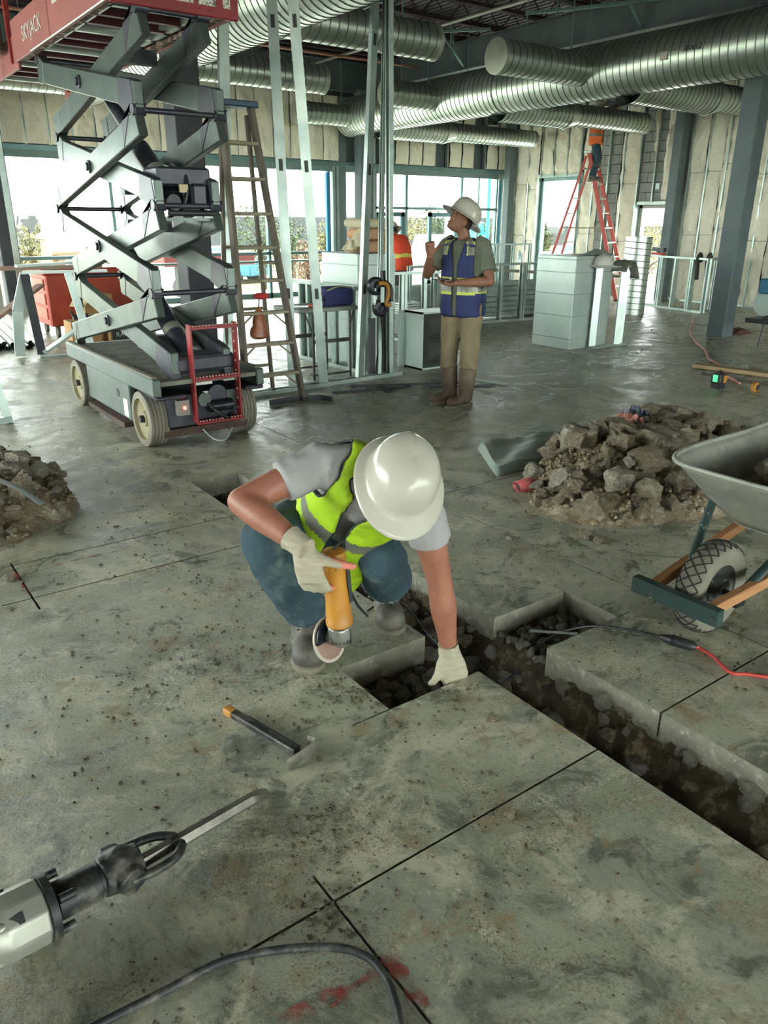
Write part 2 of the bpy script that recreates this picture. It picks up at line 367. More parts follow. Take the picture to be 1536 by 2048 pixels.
for k in range(110):
    x, y = random.uniform(2.1, 2.5), random.uniform(1.77, 2.03); rock('gravel_stone', STONES, (x, y, bedz(x, y)+random.uniform(0, .02)), random.uniform(.01, .026), FLOOR)
for k in range(85):
    y = random.uniform(.5, 2.6); x = random.choice((random.uniform(1.95, 2.09), random.uniform(1.77, 2.09))); rock('trench_lump', STONES+CLODS[:3], (x, y, bedz(x, y)+.01), random.uniform(.015, .048), FLOOR)
for k in range(26):
    y = random.uniform(2.4, 4.5); x = random.uniform(1.78, 2.06); rock('trench_lump', CLODS, (x, y, bedz(x, y)+.02), random.uniform(.03, .07), FLOOR)
# crumbs of concrete and dried mud all over the slab
cr = MB(); rr = random.Random(3)
def crumb(x, y, r):
    for a, b, c, d in HOLES:
        if a-r < x < b+r and c-r < y < d+r: return
    t = rr.uniform(0, 6.3); h = r*rr.uniform(.5, 1.1)
    vs = [(x+r*math.cos(t+k*PI*.4)*rr.uniform(.6, 1.1), y+r*math.sin(t+k*PI*.4)*rr.uniform(.6, 1.1), 0) for k in range(5)]
    vs += [(x+.55*r*math.cos(t+.5+k*PI*.4), y+.55*r*math.sin(t+.5+k*PI*.4), h*rr.uniform(.6, 1)) for k in range(5)]
    cr.add(vs, [(k, (k+1) % 5, 5+(k+1) % 5, 5+k) for k in range(5)]+[(5, 6, 7, 8, 9)])
for k in range(1100):
    d = 1.2+rr.random()**1.6*7; a = rr.uniform(.12, 1.08); crumb(d*math.sin(a), d*math.cos(a), rr.uniform(.0015, .005)*(1+.12*d))
for cx, cy, n, s in [(1.28, 1.95, 160, .1), (1.5, 1.74, 90, .1), (1.05, 2.35, 120, .18), (.8, 2.6, 90, .2), (1.9, 1.3, 40, .2), (3.1, 2.4, 260, .35), (3.6, 2.6, 200, .4), (1.2, 3.0, 80, .3), (2.4, 2.4, 120, .2), (1.1, 1.0, 60, .15), (.85, 1.45, 120, .08), (.72, 1.2, 120, .06), (1.2, 4.0, 100, .3), (2.6, 1.4, 120, .2), (10, 7, 150, 1.2), (1.22, 1.22, 60, .15), (.5, 2.2, 90, .2)]:
    for k in range(int(n*.75)): crumb(rr.gauss(cx, s), rr.gauss(cy, s), rr.uniform(.002, .008)*(1+.1*math.hypot(cx, cy)))
tag(cr.build('crumbs', mat('mud crumb', rgb(104, 98, 80), .95, 0, rgb(70, 65, 52), 30, 2), FLOOR), 'scattered crumbs of concrete and dried mud on the slab', None, None, 'stuff')
for px, py, r in [(1018, 1632, .016), (20, 1220, .018), (545, 1565, .012), (270, 1380, .01), (595, 1810, .014), (515, 1668, .013), (1020, 1078, .02), (1170, 1075, .045), (1195, 1085, .03), (785, 1452, .02), (985, 1440, .02), (450, 1520, .008), (1025, 1470, .012), (640, 1520, .01), (15, 1160, .03)]:
    q = hz(px, py); rock('loose_lump', CLODS+PALE, (q.x, q.y, r*.4), r, FLOOR)
# red marking paint sprayed on the slab
pm = bpy.data.materials.new('red marking paint'); pm.use_nodes = True; N = pm.node_tree.nodes; L = pm.node_tree.links
b = N['Principled BSDF']; b.inputs['Base Color'].default_value = (*rgb(172, 66, 62), 1); b.inputs['Roughness'].default_value = .8
tc = N.new('ShaderNodeTexCoord'); n = N.new('ShaderNodeTexNoise'); n.inputs['Scale'].default_value = 22; n.inputs['Detail'].default_value = 8; L.new(tc.outputs['Object'], n.inputs['Vector'])
r = N.new('ShaderNodeMapRange'); r.inputs[1].default_value = .44; r.inputs[2].default_value = .6; r.inputs[4].default_value = .6; L.new(n.outputs['Fac'], r.inputs[0]); L.new(r.outputs[0], b.inputs['Alpha'])
for pts, wd in [([(560, 2046), (640, 2005), (690, 1985)], .05), ([(640, 2010), (720, 1970), (760, 1945)], .034), ([(775, 1910), (800, 1945), (830, 1985), (850, 2015)], .05), ([(775, 1905), (745, 1950)], .02), ([(50, 1150), (130, 1125), (220, 1105), (300, 1085)], .02), ([(190, 1168), (260, 1150), (370, 1122)], .016), ([(25, 1140), (60, 1190)], .02)]:
    q = path([hz(*p, .0012) for p in pts], 6); mb = MB(); vs = []
    for i, p in enumerate(q):
        d = (q[min(i+1, len(q)-1)]-q[max(i-1, 0)]).normalized(); s = d.cross(V(0, 0, 1)); ww = wd*(.75+.5*noise.noise(p*30))
        vs += [p-s*ww*.5, p+s*ww*.5]
    mb.add(vs, [(2*i, 2*i+1, 2*i+3, 2*i+2) for i in range(len(q)-1)]); tag(mb.build('paint_mark', pm, FLOOR), 'faded red marking paint sprayed on the slab')
# ================================================================== walls
BATT = mat('faced insulation batt', rgb(238, 235, 216), .9, 0, rgb(226, 220, 194), 3, 6, .5, .7, 9, .05, col3=rgb(242, 240, 222), c3scale=3, c3amt=.55)
BLOCK = mat('concrete block', rgb(150, 156, 148), .95, 0, rgb(128, 134, 127), 3, 5, .5, .3, 60, .01)
bcount = 0
def batt(parent, o, along, wdt, z0, z1, nrm, dep=.07):
    """puffy batt filling one stud bay: o = lower corner, along = unit vector across the bay, nrm = into the room"""
    global bcount; bcount += 1; sd = V(bcount*1.7, bcount*.9, 2); nu, nv = 9, max(8, int((z1-z0)/.06))
    mb = MB()
    def fn(u, v):
        e = (.55+.45*min(1, min(u, 1-u)*6))*(.5+.5*min(1, min(v, 1-v)*(z1-z0)*7))
        p = o+along*(wdt*u)+V(0, 0, z0+(z1-z0)*v); q = V(u*1.1, v*(z1-z0)*1.6, 0)+sd
        return p+nrm*(dep*e*(.75+.6*noise.noise(q*1.5)+.5*noise.noise(q*3.6)+.25*noise.noise(q*8)))
    mb.grid(fn, nu, nv); return mb.build('insulation_batt', BATT, parent, 180)
YW, XW = 15.6, 15.2
WB = thing('wall_back', (0, 0, 0), 'window wall of metal studs with insulation above storefront glazing', None, None, 'structure')
shell = MB(); shell.box((-9, YW+.12, 2.72), (XW+.3, YW+.22, 5.15)); shell.build('sheathing', mat('grey sheathing', rgb(92, 104, 106), .8), WB)
def stud(parent, p, q, up, w=.045, d=.09, name='stud'): return MB().chan(p, q, w, d, .004, .012, up).build(name, studm, parent)
hd1 = MB(); hd1.box((-9, YW-.03, 2.73), (XW, YW+.12, 2.83)); bevel(hd1.build('header_track', alum, WB), .008)
hd1 = MB(); hd1.box((-9, YW+.0, 2.62), (XW, YW+.1, 2.73)); hd1.build('header', mat('teal grey head', rgb(118, 140, 136), .5, .3), WB)
x = 3.2
k = 0
while x < 9.9:
    stud(WB, (x, YW-.02, 2.83), (x, YW-.02, 4.3), V(0, -1, 0)); batt(WB, V(x+.012, YW-.01, 0), V(1, 0, 0), .38, 2.84, 4.12, V(0, -1, 0)); x += .405
for i, x in enumerate([11.2+.41*i for i in range(10)]):
    stud(WB, (x, YW-.02, 2.83), (x, YW-.02, 4.6), V(0, -1, 0))
    if i in (0, 4, 7): continue       # open bays show the sheathing
    batt(WB, V(x+.03, YW-.01, 0), V(1, 0, 0), .36, 2.84, 3.35+(.9 if i not in (2, 5, 8) else .5), V(0, -1, 0), .1)
for x in (9.95, 10.05, 10.9, 11.05, 15.02, 15.12): stud(WB, (x, YW-.02, 0), (x, YW-.02, 4.6), V(0, -1, 0), .06, .12)
for x0 in (9.98, 10.72): 
    mb = MB(); mb.box((x0, YW-.01, 0), (x0+.3, YW+.1, 4.6)); mb.build('jamb_panel', mat('pilaster panel', rgb(104, 118, 116), .6, .2), WB)
# storefront windows: frame bars and panes
def bars(parent, L_, m=alum, name='window_frame'):
    for lo, hi in L_:
        mb = MB(); mb.box(lo, hi); bevel(mb.build(name, m, parent), .004)
def pane(parent, axis, c, a0, a1, z0, z1):
    mb = MB()
    if axis == 'y': mb.box((a0, c-.004, z0), (a1, c+.004, z1))
    else: mb.box((c-.004, a0, z0), (c+.004, a1, z1))
    return mb.build('pane', glass, parent)
W1 = thing('window_1', (0, 0, 0), 'long storefront window behind the scissor lift', None, None, 'structure')
xs = [-9, -6, -3, 0, 1.5, 3.2, 5.0, 6.7, 8.3, 9.85]
for i in range(len(xs)-1): pane(W1, 'y', YW+.08, xs[i]+.03, xs[i+1]-.03, .12, 2.62)
bars(W1, [((x-.03, YW+.03, .0), (x+.03, YW+.13, 2.62)) for x in xs]+[((-9, YW+.03, .0), (9.85, YW+.13, .1)), ((-9, YW+.03, .90), (9.85, YW+.12, .96)), ((-9, YW+.03, .74), (9.85, YW+.12, .78))])
bl = MB(); bl.box((9.78, YW+.02, 0), (9.84, YW+.1, 2.6)); tag(bl.build('jamb_tape', mat('blue film', rgb(38, 130, 178), .5), W1), 'bright blue protective film on the jamb')
W2 = thing('window_2', (0, 0, 0), 'storefront entrance glazing behind the standing man', None, None, 'structure')
xs = [11.12, 12.03, 13.78, 15.0]
for i in range(3): pane(W2, 'y', YW+.08, xs[i]+.03, xs[i+1]-.03, 1.92, 2.62)
pane(W2, 'y', YW+.08, 14.0, 14.97, .1, 1.88)
bars(W2, [((x-.035, YW+.02, 0), (x+.035, YW+.13, 2.62)) for x in xs]+[((11.1, YW+.02, 1.86), (15, YW+.13, 1.92)), ((12.0, YW+.03, 0), (15, YW+.12, .1)), ((14.35, YW+.04, 0), (14.39, YW+.1, 2.62))])
bl = MB(); bl.box((15.03, YW-.03, 0), (15.09, YW+.02, 2.6)); tag(bl.build('jamb_tape', mat('blue film', rgb(38, 130, 178)), W2), 'bright blue protective film on the jamb')
for i, (x0, x1, n) in enumerate([(11.18, 11.98, 'door_1'), (12.75, 13.7, 'door_2')]):
    D_ = thing(n, (0, 0, 0), ('glazed entrance door left of the orange vested man', 'glazed entrance door behind the standing man')[i], None, None, 'structure')
    bars(D_, [((x0, YW+.04, 0), (x0+.09, YW+.11, 1.8)), ((x1-.09, YW+.04, 0), (x1, YW+.11, 1.8)), ((x0, YW+.04, 1.7), (x1, YW+.11, 1.8)), ((x0, YW+.04, 0), (x1, YW+.11, .2))], mat('door aluminium', rgb(70, 100, 102), .4, .5), 'door_frame')
    pane(D_, 'y', YW+.075, x0+.09, x1-.09, .2, 1.7)
    mb = MB(); mb.tube([(x1-.13, YW+.02, .9), (x1-.13, YW-.02, .92), (x1-.13, YW-.02, 1.2), (x1-.13, YW+.02, 1.22)], .012, 6); mb.build('door_handle', alum, D_)
# right wall x = XW
WR = thing('wall_right', (0, 0, 0), 'block wall framed with metal studs and stuffed with insulation', None, None, 'structure')
sh = MB()
for y0, y1, z0, z1 in [(-13.2, 10.5, 0, 5.15), (11.4, 13.05, 0, 5.15), (14.36, 15.8, 0, 5.15), (10.5, 11.4, 1.97, 5.15), (13.05, 14.36, 2.62, 5.15)]: sh.box((XW+.16, y0, z0), (XW+.3, y1, z1))
sh.build('block_backing', BLOCK, WR)
bw, bh = .40, .20
def blocks(y0, y1, z0, z1):
    r = int(z0/bh)
    while r*bh < z1:
        y = y0-((r % 2)*.2)-(y0 % .4)
        while y < y1:
            a, b = max(y+.006, y0), min(y+bw-.006, y1)
            if b-a > .04:
                mb = MB(); mb.box((XW-.01, a, max(z0, r*bh+.006)), (XW+.16, b, min(z1, r*bh+bh-.006))); mb.build('concrete_block', BLOCK, WR)
            y += bw
        r += 1
blocks(11.95, 12.5, 0, 4.6); blocks(10.5, 11.38, 1.98, 4.7)
ys = [15.1-.41*i for i in range(24)]
for y in ys:
    zb = 2.62 if 13.05 < y < 14.36 else 1.99 if 10.5 < y < 11.4 else 0
    stud(WR, (XW-.075, y, zb), (XW-.075, y, 4.9), V(-1, 0, 0), .03, .09)
for y0, y1, z0 in [(14.39, 15.55, 0), (13.05, 14.36, 2.66), (12.5, 13.0, 0), (11.42, 11.92, 0), (9.1, 10.2, 0), (5.5, 9.1, 0)]:
    n = max(1, round((y1-y0)/.42)); wd = (y1-y0)/n
    for i in range(n):
        yy = y0+i*wd; zs = [z0]+([1.25, 2.45, 3.65] if z0 == 0 else [3.7])+[4.9]; j = random.uniform(-.25, .25)
        zs = [zs[0]]+[q+j for q in zs[1:-1]]+[zs[-1]]
        for a, b in zip(zs[:-1], zs[1:]): batt(WR, V(XW+.02, yy+.005, 0), V(0, 1, 0), wd-.01, a+.004, b-.004, V(-1, 0, 0), .1)
for y0, y1, a, b in [(10.98, 11.1, 3.0, 3.9), (10.52, 10.8, 2.05, 4.6)]: batt(WR, V(XW+.02, y0, 0), V(0, 1, 0), y1-y0, a, b, V(-1, 0, 0), .12)
bars(WR, [((XW-.04, 13.0, 2.60), (XW+.14, 14.4, 2.68)), ((XW-.04, 10.48, 1.95), (XW+.14, 11.44, 2.02)), ((XW-.03, 5, 0), (XW+.12, 10.48, .05)), ((XW-.03, 11.44, 0), (XW+.12, 15.5, .05)), ((XW-.03, 14.36, 0), (XW+.14, 14.44, 2.62)), ((XW-.03, 12.99, 0), (XW+.14, 13.06, 2.62)), ((XW-.03, 11.4, 0), (XW+.14, 11.5, 1.97))], studm, 'framing')
W3 = thing('window_3', (0, 0, 0), 'window behind the red stepladder in the corner', None, None, 'structure')
pane(W3, 'x', XW+.1, 13.12, 14.3, .12, 2.55); bars(W3, [((XW+.06, 13.06, 0), (XW+.15, 13.14, 2.6)), ((XW+.06, 14.28, 0), (XW+.15, 14.36, 2.6)), ((XW+.06, 13.06, 2.53), (XW+.15, 14.36, 2.6)), ((XW+.06, 13.06, 0), (XW+.15, 14.36, .1))])
W4 = thing('door_3', (0, 0, 0), 'open doorway in the insulated block wall', None, None, 'structure')
bars(W4, [((XW+.1, 11.32, 0), (XW+.24, 11.4, 1.95)), ((XW+.1, 10.5, 0), (XW+.24, 10.56, 1.95)), ((XW+.1, 10.5, 1.88), (XW+.24, 11.4, 1.95))], mat('door frame', rgb(160, 165, 155), .6), 'door_frame')
WF = MB(); WF.box((-9, -9.3, 2.75), (15.5, -9.1, 5.14)); [WF.box((x, -9.3, 0), (x+.3, -9.1, 2.75)) for x in (-9, -3, 3, 9, 15)]; tag(WF.build('added_wall_front', mat('added wall paint', rgb(170, 172, 164), .9), None), 'unseen plain wall added behind the camera to shape the fill light', None, None, 'structure')  # unseen wall added for the light: closed above, open below for low fill
WL_ = MB(); WL_.box((-9.2, -9.2, 0), (-9, 3.0, 5.14)); tag(WL_.build('added_wall_left', mat('added wall paint', rgb(170, 172, 164), .9), None), 'unseen plain wall added left of the camera to block daylight', None, None, 'structure')  # unseen wall added to keep side daylight off the near floor
# small electrical boxes on the wall
for y, z in [(12.05, 1.5), (10.85, 2.25), (8.15, 1.9)]:
    mb = MB(); mb.box((XW-.05, y, z), (XW-.01, y+.1, z+.13)); bevel(mb.build('junction_box', galv2, WR), .006)
# ================================================================== roof structure
CEIL = thing('ceiling', (0, 0, 0), 'dark steel roof deck on joists and beams', None, None, 'structure')
RX0, RY0 = -9.0, -9.4
mb = MB(); n = int((15.9-RX0)/.075)
for i in range(n):
    x0 = RX0+i*.075; z = 5.12 if i % 2 else 5.07
    mb.add([(x0, RY0, z), (x0+.075, RY0, z), (x0+.075, 16.3, z), (x0, 16.3, z)], [(0, 1, 2, 3)])
    if i: mb.add([(x0, RY0, 5.07), (x0, 16.3, 5.07), (x0, 16.3, 5.12), (x0, RY0, 5.12)], [(0, 1, 2, 3)])
mb.build('roof_deck', mat('roof deck', rgb(128, 122, 122), .6, .2, rgb(100, 92, 96), 2), CEIL)
mb = MB(); mb.box((RX0, RY0, 5.14), (16.0, 16.4, 5.3)); mb.build('roof_slab', dsteel, CEIL)
jm = mat('maroon primed joist', rgb(64, 48, 54), .7, .1, rgb(50, 40, 46), 3)
def joist(y):
    m = MB()
    for z in (5.04, 4.74): m.bar((RX0, y-.03, z), (15.2, y-.03, z), .05, .05); m.bar((RX0, y+.03, z), (15.2, y+.03, z), .05, .05)
    x = RX0
    while x < 15: m.cyl((x, y, 4.74), (x+.3, y, 5.04), .011, 6); m.cyl((x+.3, y, 5.04), (x+.6, y, 4.74), .011, 6); x += .6
    return m
for i in range(15): joist(1.2+i*1.02).build('joist', jm, CEIL)
for x, z0, z1 in [(10.75, 4.22, 4.70), (3.75, 4.22, 4.70)]:
    MB().ibeam((x, RY0, (z0+z1)/2), (x, 15.5, (z0+z1)/2), .19, z1-z0, .018, V(0, 0, 1)).build('roof_beam', steel, CEIL)
MB().ibeam((RX0, 15.4, 4.46), (15.2, 15.4, 4.46), .19, .56, .018, V(0, 0, 1)).build('roof_beam', steel, CEIL)
mb = MB(); mb.box((RX0, 15.5, 4.1), (11, 15.58, 4.3)); mb.build('edge_angle', dsteel, CEIL)
MB().ibeam((14.95, RY0, 4.72), (14.95, 15.5, 4.72), .16, .3, .015, V(0, 0, 1)).build('roof_beam', dsteel, CEIL)
MB().ibeam((13.1, 9.3, 3.72), (14.9, 12.7, 3.95), .1, .12, .01, V(0, 0, 1)).build('strut', dsteel, CEIL)
for x, y in [(10.75, 8.3), (10.75, 12.2), (10.75, 5.6), (10.75, 14.3)]:    # diagonal knee braces from joists to beam flange
    for s in (-1, 1): MB().bar((x+s*.05, y, 4.26), (x+s*.62, y, 4.74), .06, .012).build('knee_brace', alum, CEIL)
for y in (2.5, 6.6, 9.1, 11.8, 14.6): MB().bar((RX0, y, 4.70), (15, y, 4.70), .035, .035).build('bridging', jm, CEIL)
for x in (6.2, 8.0, 12.6): MB().bar((x, RY0, 4.73), (x, 15.5, 4.73), .035, .035).build('bridging', alum, CEIL)
for x0, y0, x1, y1 in [(7.2, 11.6, 9.9, 13.9), (6.7, 13.2, 10.2, 11.0), (9.2, 9.2, 11.4, 7.3)]: MB().bar((x0, y0, 4.4), (x1, y1, 4.62), .04, .04).build('cross_brace', alum, CEIL)
pip = MB().tube([(9.0, RY0, 4.5), (9.0, 15, 4.5)], .028, 8); pip.build('sprinkler_pipe', mat('pipe grey', rgb(150, 150, 142), .5, .5), CEIL, 60)
MB().tube([(RX0, 13.6, 4.45), (12, 13.6, 4.45)], .025, 8).build('sprinkler_pipe', mat('copper pipe', rgb(176, 128, 110), .5, .4), CEIL, 60)
for y in (6.2, 8.4, 10.6, 12.8):
    MB().tube([(9.0, y, 4.5), (9.0, y, 4.2)], .014, 6).build('sprinkler_drop', alum, CEIL)
# ================================================================== columns
def column(p, s, z1, m, label, yaw=0):
    t = thing('steel_column', p, label, 'column', 'steel roof columns'); mb = MB(); P = Vector(p)
    mb.box((P.x-s/2, P.y-s/2, 0), (P.x+s/2, P.y+s/2, z1)); bevel(mb.build('shaft', m, t), .015, 2)
    mb = MB(); mb.box((P.x-s*.55, P.y-s*.55, z1), (P.x+s*.55, P.y+s*.55, z1+.02)); mb.build('cap_plate', m, t)
    return t
column((10.86, 6.42, 0), .27, 4.2, steel, 'grey square steel column standing nearest at the right of the slab')
column((3.75, 8.95, 0), .32, 4.2, dsteel, 'dark square steel column directly behind the scissor lift')
column((10.52, 15.3, 0), .26, 4.2, steel, 'grey steel column between the two storefront windows')
column((14.98, 10.35, 0), .22, 4.55, steel, 'grey steel column beside the open doorway in the block wall')
column((14.98, 15.2, 0), .2, 4.55, steel, 'grey steel column in the far corner of the room')
column((2.98, 15.3, 0), .3, 4.2, dsteel, 'dark steel column at the far left end of the long window')
# ================================================================== ducts
seam_shade = mat('duct seam shade', rgb(96, 106, 100), .5, .6)  # lock seam ribs darkened: their crease shadow is put into the colour
capm = mat('duct end cap', rgb(180, 186, 172), .45, .5, rgb(160, 166, 152), 6)
def spiral(parent, p, q, r, pitch=.105, name='duct_run', n=32, rib=.006, caps=()):
    p, q = Vector(p), Vector(q); d = q-p; Lg = d.length; d.normalize(); a, b = frame(d); vs = []; prof = []
    h = -pitch
    while h < Lg+pitch:
        for o, e in ((0, 0), (pitch*.04, rib), (pitch*.09, rib), (pitch*.13, 0)): prof.append((h+o, e))
        h += pitch
    for h, e in prof:
        for k in range(n):
            t = 2*PI*k/n; hh = h+pitch*k/n; hh = min(max(hh, 0), Lg); vs.append(p+d*hh+(a*math.cos(t)+b*math.sin(t))*(r+e))
    mb = MB(); m = len(prof); fs = []
    for i in range(m-1):
        for k in range(n):
            k2 = k+1
            if k2 < n: fs.append((i*n+k, i*n+k2, (i+1)*n+k2, (i+1)*n+k))
            else:                                   # seam of the helix: jump one pitch (4 rings)
                if i+5 < m: fs.append((i*n+k, (i+4)*n, (i+5)*n, (i+1)*n+k))
    mb.add(vs, fs)
    mb.mi = [1 if (f[0]//n) % 4 in (0, 1) else 0 for f in mb.f]; o = mb.build(name, [galv, seam_shade], parent, 18)
    for e in caps:
        c = p if e == 0 else q; s = -1 if e == 0 else 1; mb = MB(); mb.lathe(c+d*s*.0, d*s, [(r+.004, -.05), (r+.008, -.045), (r+.008, .004), (r*.97, .008), (0, .006)], n); mb.build('end_cap', capm, parent, 35)
    return o
def ring(parent, c, ax, r, w=.04):
    mb = MB(); mb.lathe(Vector(c)-Vector(ax)*w/2, ax, [(r-.01, 0), (r+.012, 0), (r+.014, w*.5), (r+.012, w), (r-.01, w)], 32); return mb.build('duct_band', galv, parent, 40)
MX, MZ, MR = 10.0, 3.64, .365
t = thing('spiral_main_duct', (MX, 6, MZ), 'large galvanised spiral duct crossing the top right of the room', 'duct')
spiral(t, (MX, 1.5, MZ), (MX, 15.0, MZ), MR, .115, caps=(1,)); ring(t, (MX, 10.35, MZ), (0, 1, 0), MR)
for y in (3.5, 6, 8.9, 11.6, 14): MB().cyl((MX-.1, y, MZ+MR), (MX-.1, y, 5.05), .008, 6).build('hanger_rod', alum, t); MB().cyl((MX+.25, y, MZ+MR*.6), (MX+.25, y, 5.05), .008, 6).build('hanger_rod', alum, t)
mainduct = t
text('38X12', .1, hx(1385, 95, MX-MR*1.02), (0, -1, 0), (.35, 0, 1), black, t)
mb = MB(); mb.box((MX-MR-.012, 7.02, 3.56), (MX-MR-.004, 7.12, 3.66)); mb.build('sticker', white, t)
def branch(y, x0, x1, z, r, label, cap, red=None, pitch=.12):
    m0 = mainduct; t = bpy.data.objects.new('branch_duct', None); COL.objects.link(t); t.parent = m0; WORLD[t.name] = WORLD[m0.name]; t['label'] = label
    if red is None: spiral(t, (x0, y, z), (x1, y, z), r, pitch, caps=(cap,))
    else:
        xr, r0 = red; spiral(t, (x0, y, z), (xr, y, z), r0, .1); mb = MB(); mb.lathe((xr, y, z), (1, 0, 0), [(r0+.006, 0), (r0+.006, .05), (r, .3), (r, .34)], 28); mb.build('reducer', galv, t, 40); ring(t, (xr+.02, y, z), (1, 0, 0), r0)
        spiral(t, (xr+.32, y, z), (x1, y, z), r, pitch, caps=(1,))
    for x in (x0+.3*(x1-x0), x0+.8*(x1-x0)): MB().cyl((x, y, z+r*.9), (x, y, 5.05), .007, 6).build('hanger_rod', alum, t)
    return t
branch(8.5, 8.0, MX-.2, MZ, .21, 'short capped branch duct stub nearest on the main duct', 0)
branch(11.86, 8.63, MX-.2, MZ, .21, 'short capped branch duct stub above the standing man', 0)
branch(14.6, 8.46, MX-.2, 3.6, .2, 'short capped branch duct stub nearest the window wall', 0)
branch(10.5, MX, 13.95, 3.4, .183, 'stepped branch duct reaching past the man on the red ladder', 1, (11.6, .235))
branch(14.0, MX, 14.5, 3.4, .183, 'stepped branch duct ending in front of the corner insulation', 1, (11.7, .235))
branch(7.85, MX, 14.2, 3.42, .2, 'stepped branch duct passing behind the right steel column', 1, (11.9, .25))
t = thing('spiral_main_duct', (4.35, 7, 3.71), 'large galvanised spiral duct running beside the lift platform', 'duct')
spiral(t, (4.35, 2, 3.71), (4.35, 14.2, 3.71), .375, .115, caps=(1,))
for y in (5.2, 8.2, 11, 13): MB().cyl((4.35, y, 4.05), (4.35, y, 5.05), .008, 6).build('hanger_rod', alum, t)
mainduct = t
branch(8.66, 4.55, 7.07, 3.71, .205, 'capped branch duct at the top centre above the tall studs', 1)
branch(11.85, 4.55, 7.4, 3.71, .205, 'capped branch duct seen behind the tall studs', 1)
branch(13.9, .5, 4.1, 3.62, .19, 'pale branch duct running under the red lift platform', 0)
# ================================================================== outdoors
def og(r, g, b, k=.22): return tuple(v*k for v in rgb(r, g, b))
GZ = -.9
g = MB(); g.add([(-60, 15.9, GZ), (140, 15.9, GZ), (140, 140, GZ), (-60, 140, GZ)], [(0, 1, 2, 3)]); g.add([(15.6, -40, GZ), (140, -40, GZ), (140, 15.9, GZ), (15.6, 15.9, GZ)], [(0, 1, 2, 3)])
g.add([(-60, -60, GZ), (15.6, -60, GZ), (15.6, -14.1, GZ), (-60, -14.1, GZ)], [(0, 1, 2, 3)]); g.add([(-60, -14.1, GZ), (-12.1, -14.1, GZ), (-12.1, 15.9, GZ), (-60, 15.9, GZ)], [(0, 1, 2, 3)])
solo(g, 'grass_field', mat('dry grass', og(206, 182, 110), .95, 0, og(160, 150, 84), .5, 8, .5, col3=og(206, 200, 150), c3scale=.2, c3amt=.5), (0, 0, 0), 'dry yellow grass field outside the windows', 'grass', kind='stuff')
pk = MB(); pk.box((-20, 15.95, GZ), (40, 27, GZ+.02)); pk.box((15.6, -10, GZ), (26, 15.95, GZ+.02)); pv = solo(pk, 'parking_lot', mat('pale concrete paving', rgb(206, 204, 194), .9, 0, rgb(188, 186, 176), 1), (0, 0, 0), 'pale concrete paving outside the building', 'pavement', kind='structure')
fd = MB(); fd.box((-12, 15.75, GZ+.03), (15.58, 15.88, -.02)); fd.box((15.5, -8, GZ+.03), (15.58, 15.8, -.02)); solo(fd, 'foundation_wall', cutface, (0, 0, 0), 'concrete foundation edge below the windows', 'foundation', kind='structure')
def far(px, py, d): q = hd(px, py, d); return V(q.x, q.y, GZ)
wl = MB(); a, b = far(-200, 445, 75), far(1000, 445, 85); wl.bar(V(a.x, a.y, .6), V(b.x, b.y, .6), .5, 2.9)
a, b = far(900, 445, 85), far(1700, 445, 70); wl.bar(V(a.x, a.y, .3), V(b.x, b.y, .3), .5, 2.0)
solo(wl, 'boundary_wall', mat('far wall', og(140, 146, 150, .18), .9), (0, 0, GZ), 'long grey wall far away on the horizon', 'wall', kind='structure')
LEAF = {'green': mat('green leaves', og(82, 112, 64), .7, 0, og(124, 148, 84), 3), 'yellow': mat('yellow green leaves', og(160, 160, 84), .7, 0, og(196, 186, 110), 3), 'red': mat('rust leaves', og(176, 104, 72), .7, 0, og(150, 120, 76), 3)}
bark = mat('bark', og(110, 96, 78), .9)
def tree(px, d, top, wd, kind, label, low=.35):
    p = far(px, 450, d); t = thing('tree', p, label, 'tree', 'trees outside'); H = top-GZ; R = random.Random(int(px)); mb = MB()
    mb.tube([p, p+V(.05, .03, H*.3), p+V(-.04, .05, H*.7)], [.12*wd/2, .09*wd/2, .03], 7)
    for k in range(7):
        a = R.uniform(0, 6.28); z = H*R.uniform(.25, .6); mb.tube([p+V(0, 0, z), p+V(math.cos(a)*wd*.35, math.sin(a)*wd*.35, z+H*.22)], [.04, .012], 5)
    mb.build('trunk', bark, t, 60); mb = MB()
    cl = [(V(R.gauss(0, wd*.22), R.gauss(0, wd*.22), H*R.uniform(low, .88)), wd*R.uniform(.14, .26)) for k in range(16)]
    for k in range(1500):
        c, r = R.choice(cl); q = V(R.gauss(0, 1), R.gauss(0, 1), R.gauss(0, 1)).normalized()*r*R.uniform(.6, 1.05); o = p+c+q; s = .045*(d/25)*R.uniform(.7, 1.5)
        u = V(R.gauss(0, 1), R.gauss(0, 1), R.gauss(0, 1)).normalized(); v = u.cross(V(R.gauss(0, 1), R.gauss(0, 1), 1)).normalized()
        mb.add([o-u*s, o+v*s*.5, o+u*s, o-v*s*.5], [(0, 1, 2, 3)])
    mb.build('foliage', LEAF[kind], t)
tree(55, 26, 1.9, 1.5, 'yellow', 'thin yellow green sapling left of the yellow portable toilet', .3)
tree(98, 40, 1.5, 1.7, 'yellow', 'small pale bush standing behind the yellow portable toilet')
tree(205, 32, 1.75, 1.9, 'green', 'green tree seen through the scissor arms')
tree(240, 42, 1.7, 1.7, 'green', 'far green bush beside the scissor arms')
tree(522, 29, 2.2, 2.0, 'green', 'green tree seen between the stepladder and the tall studs', .25)
tree(582, 35, 2.1, 2.4, 'green', 'broad green tree left of the corner column', .25)
tree(612, 27, 1.2, 1.2, 'red', 'low rust coloured bush under the green trees', .1)
tree(650, 38, 1.5, 2.0, 'yellow', 'pale bush beside the corner column', .2)
tree(842, 33, 1.7, 2.6, 'yellow', 'yellow green hedge tree behind the orange vest', .1)
tree(885, 40, 2.5, 2.2, 'green', 'green tree behind the entrance door of the standing man', .2)
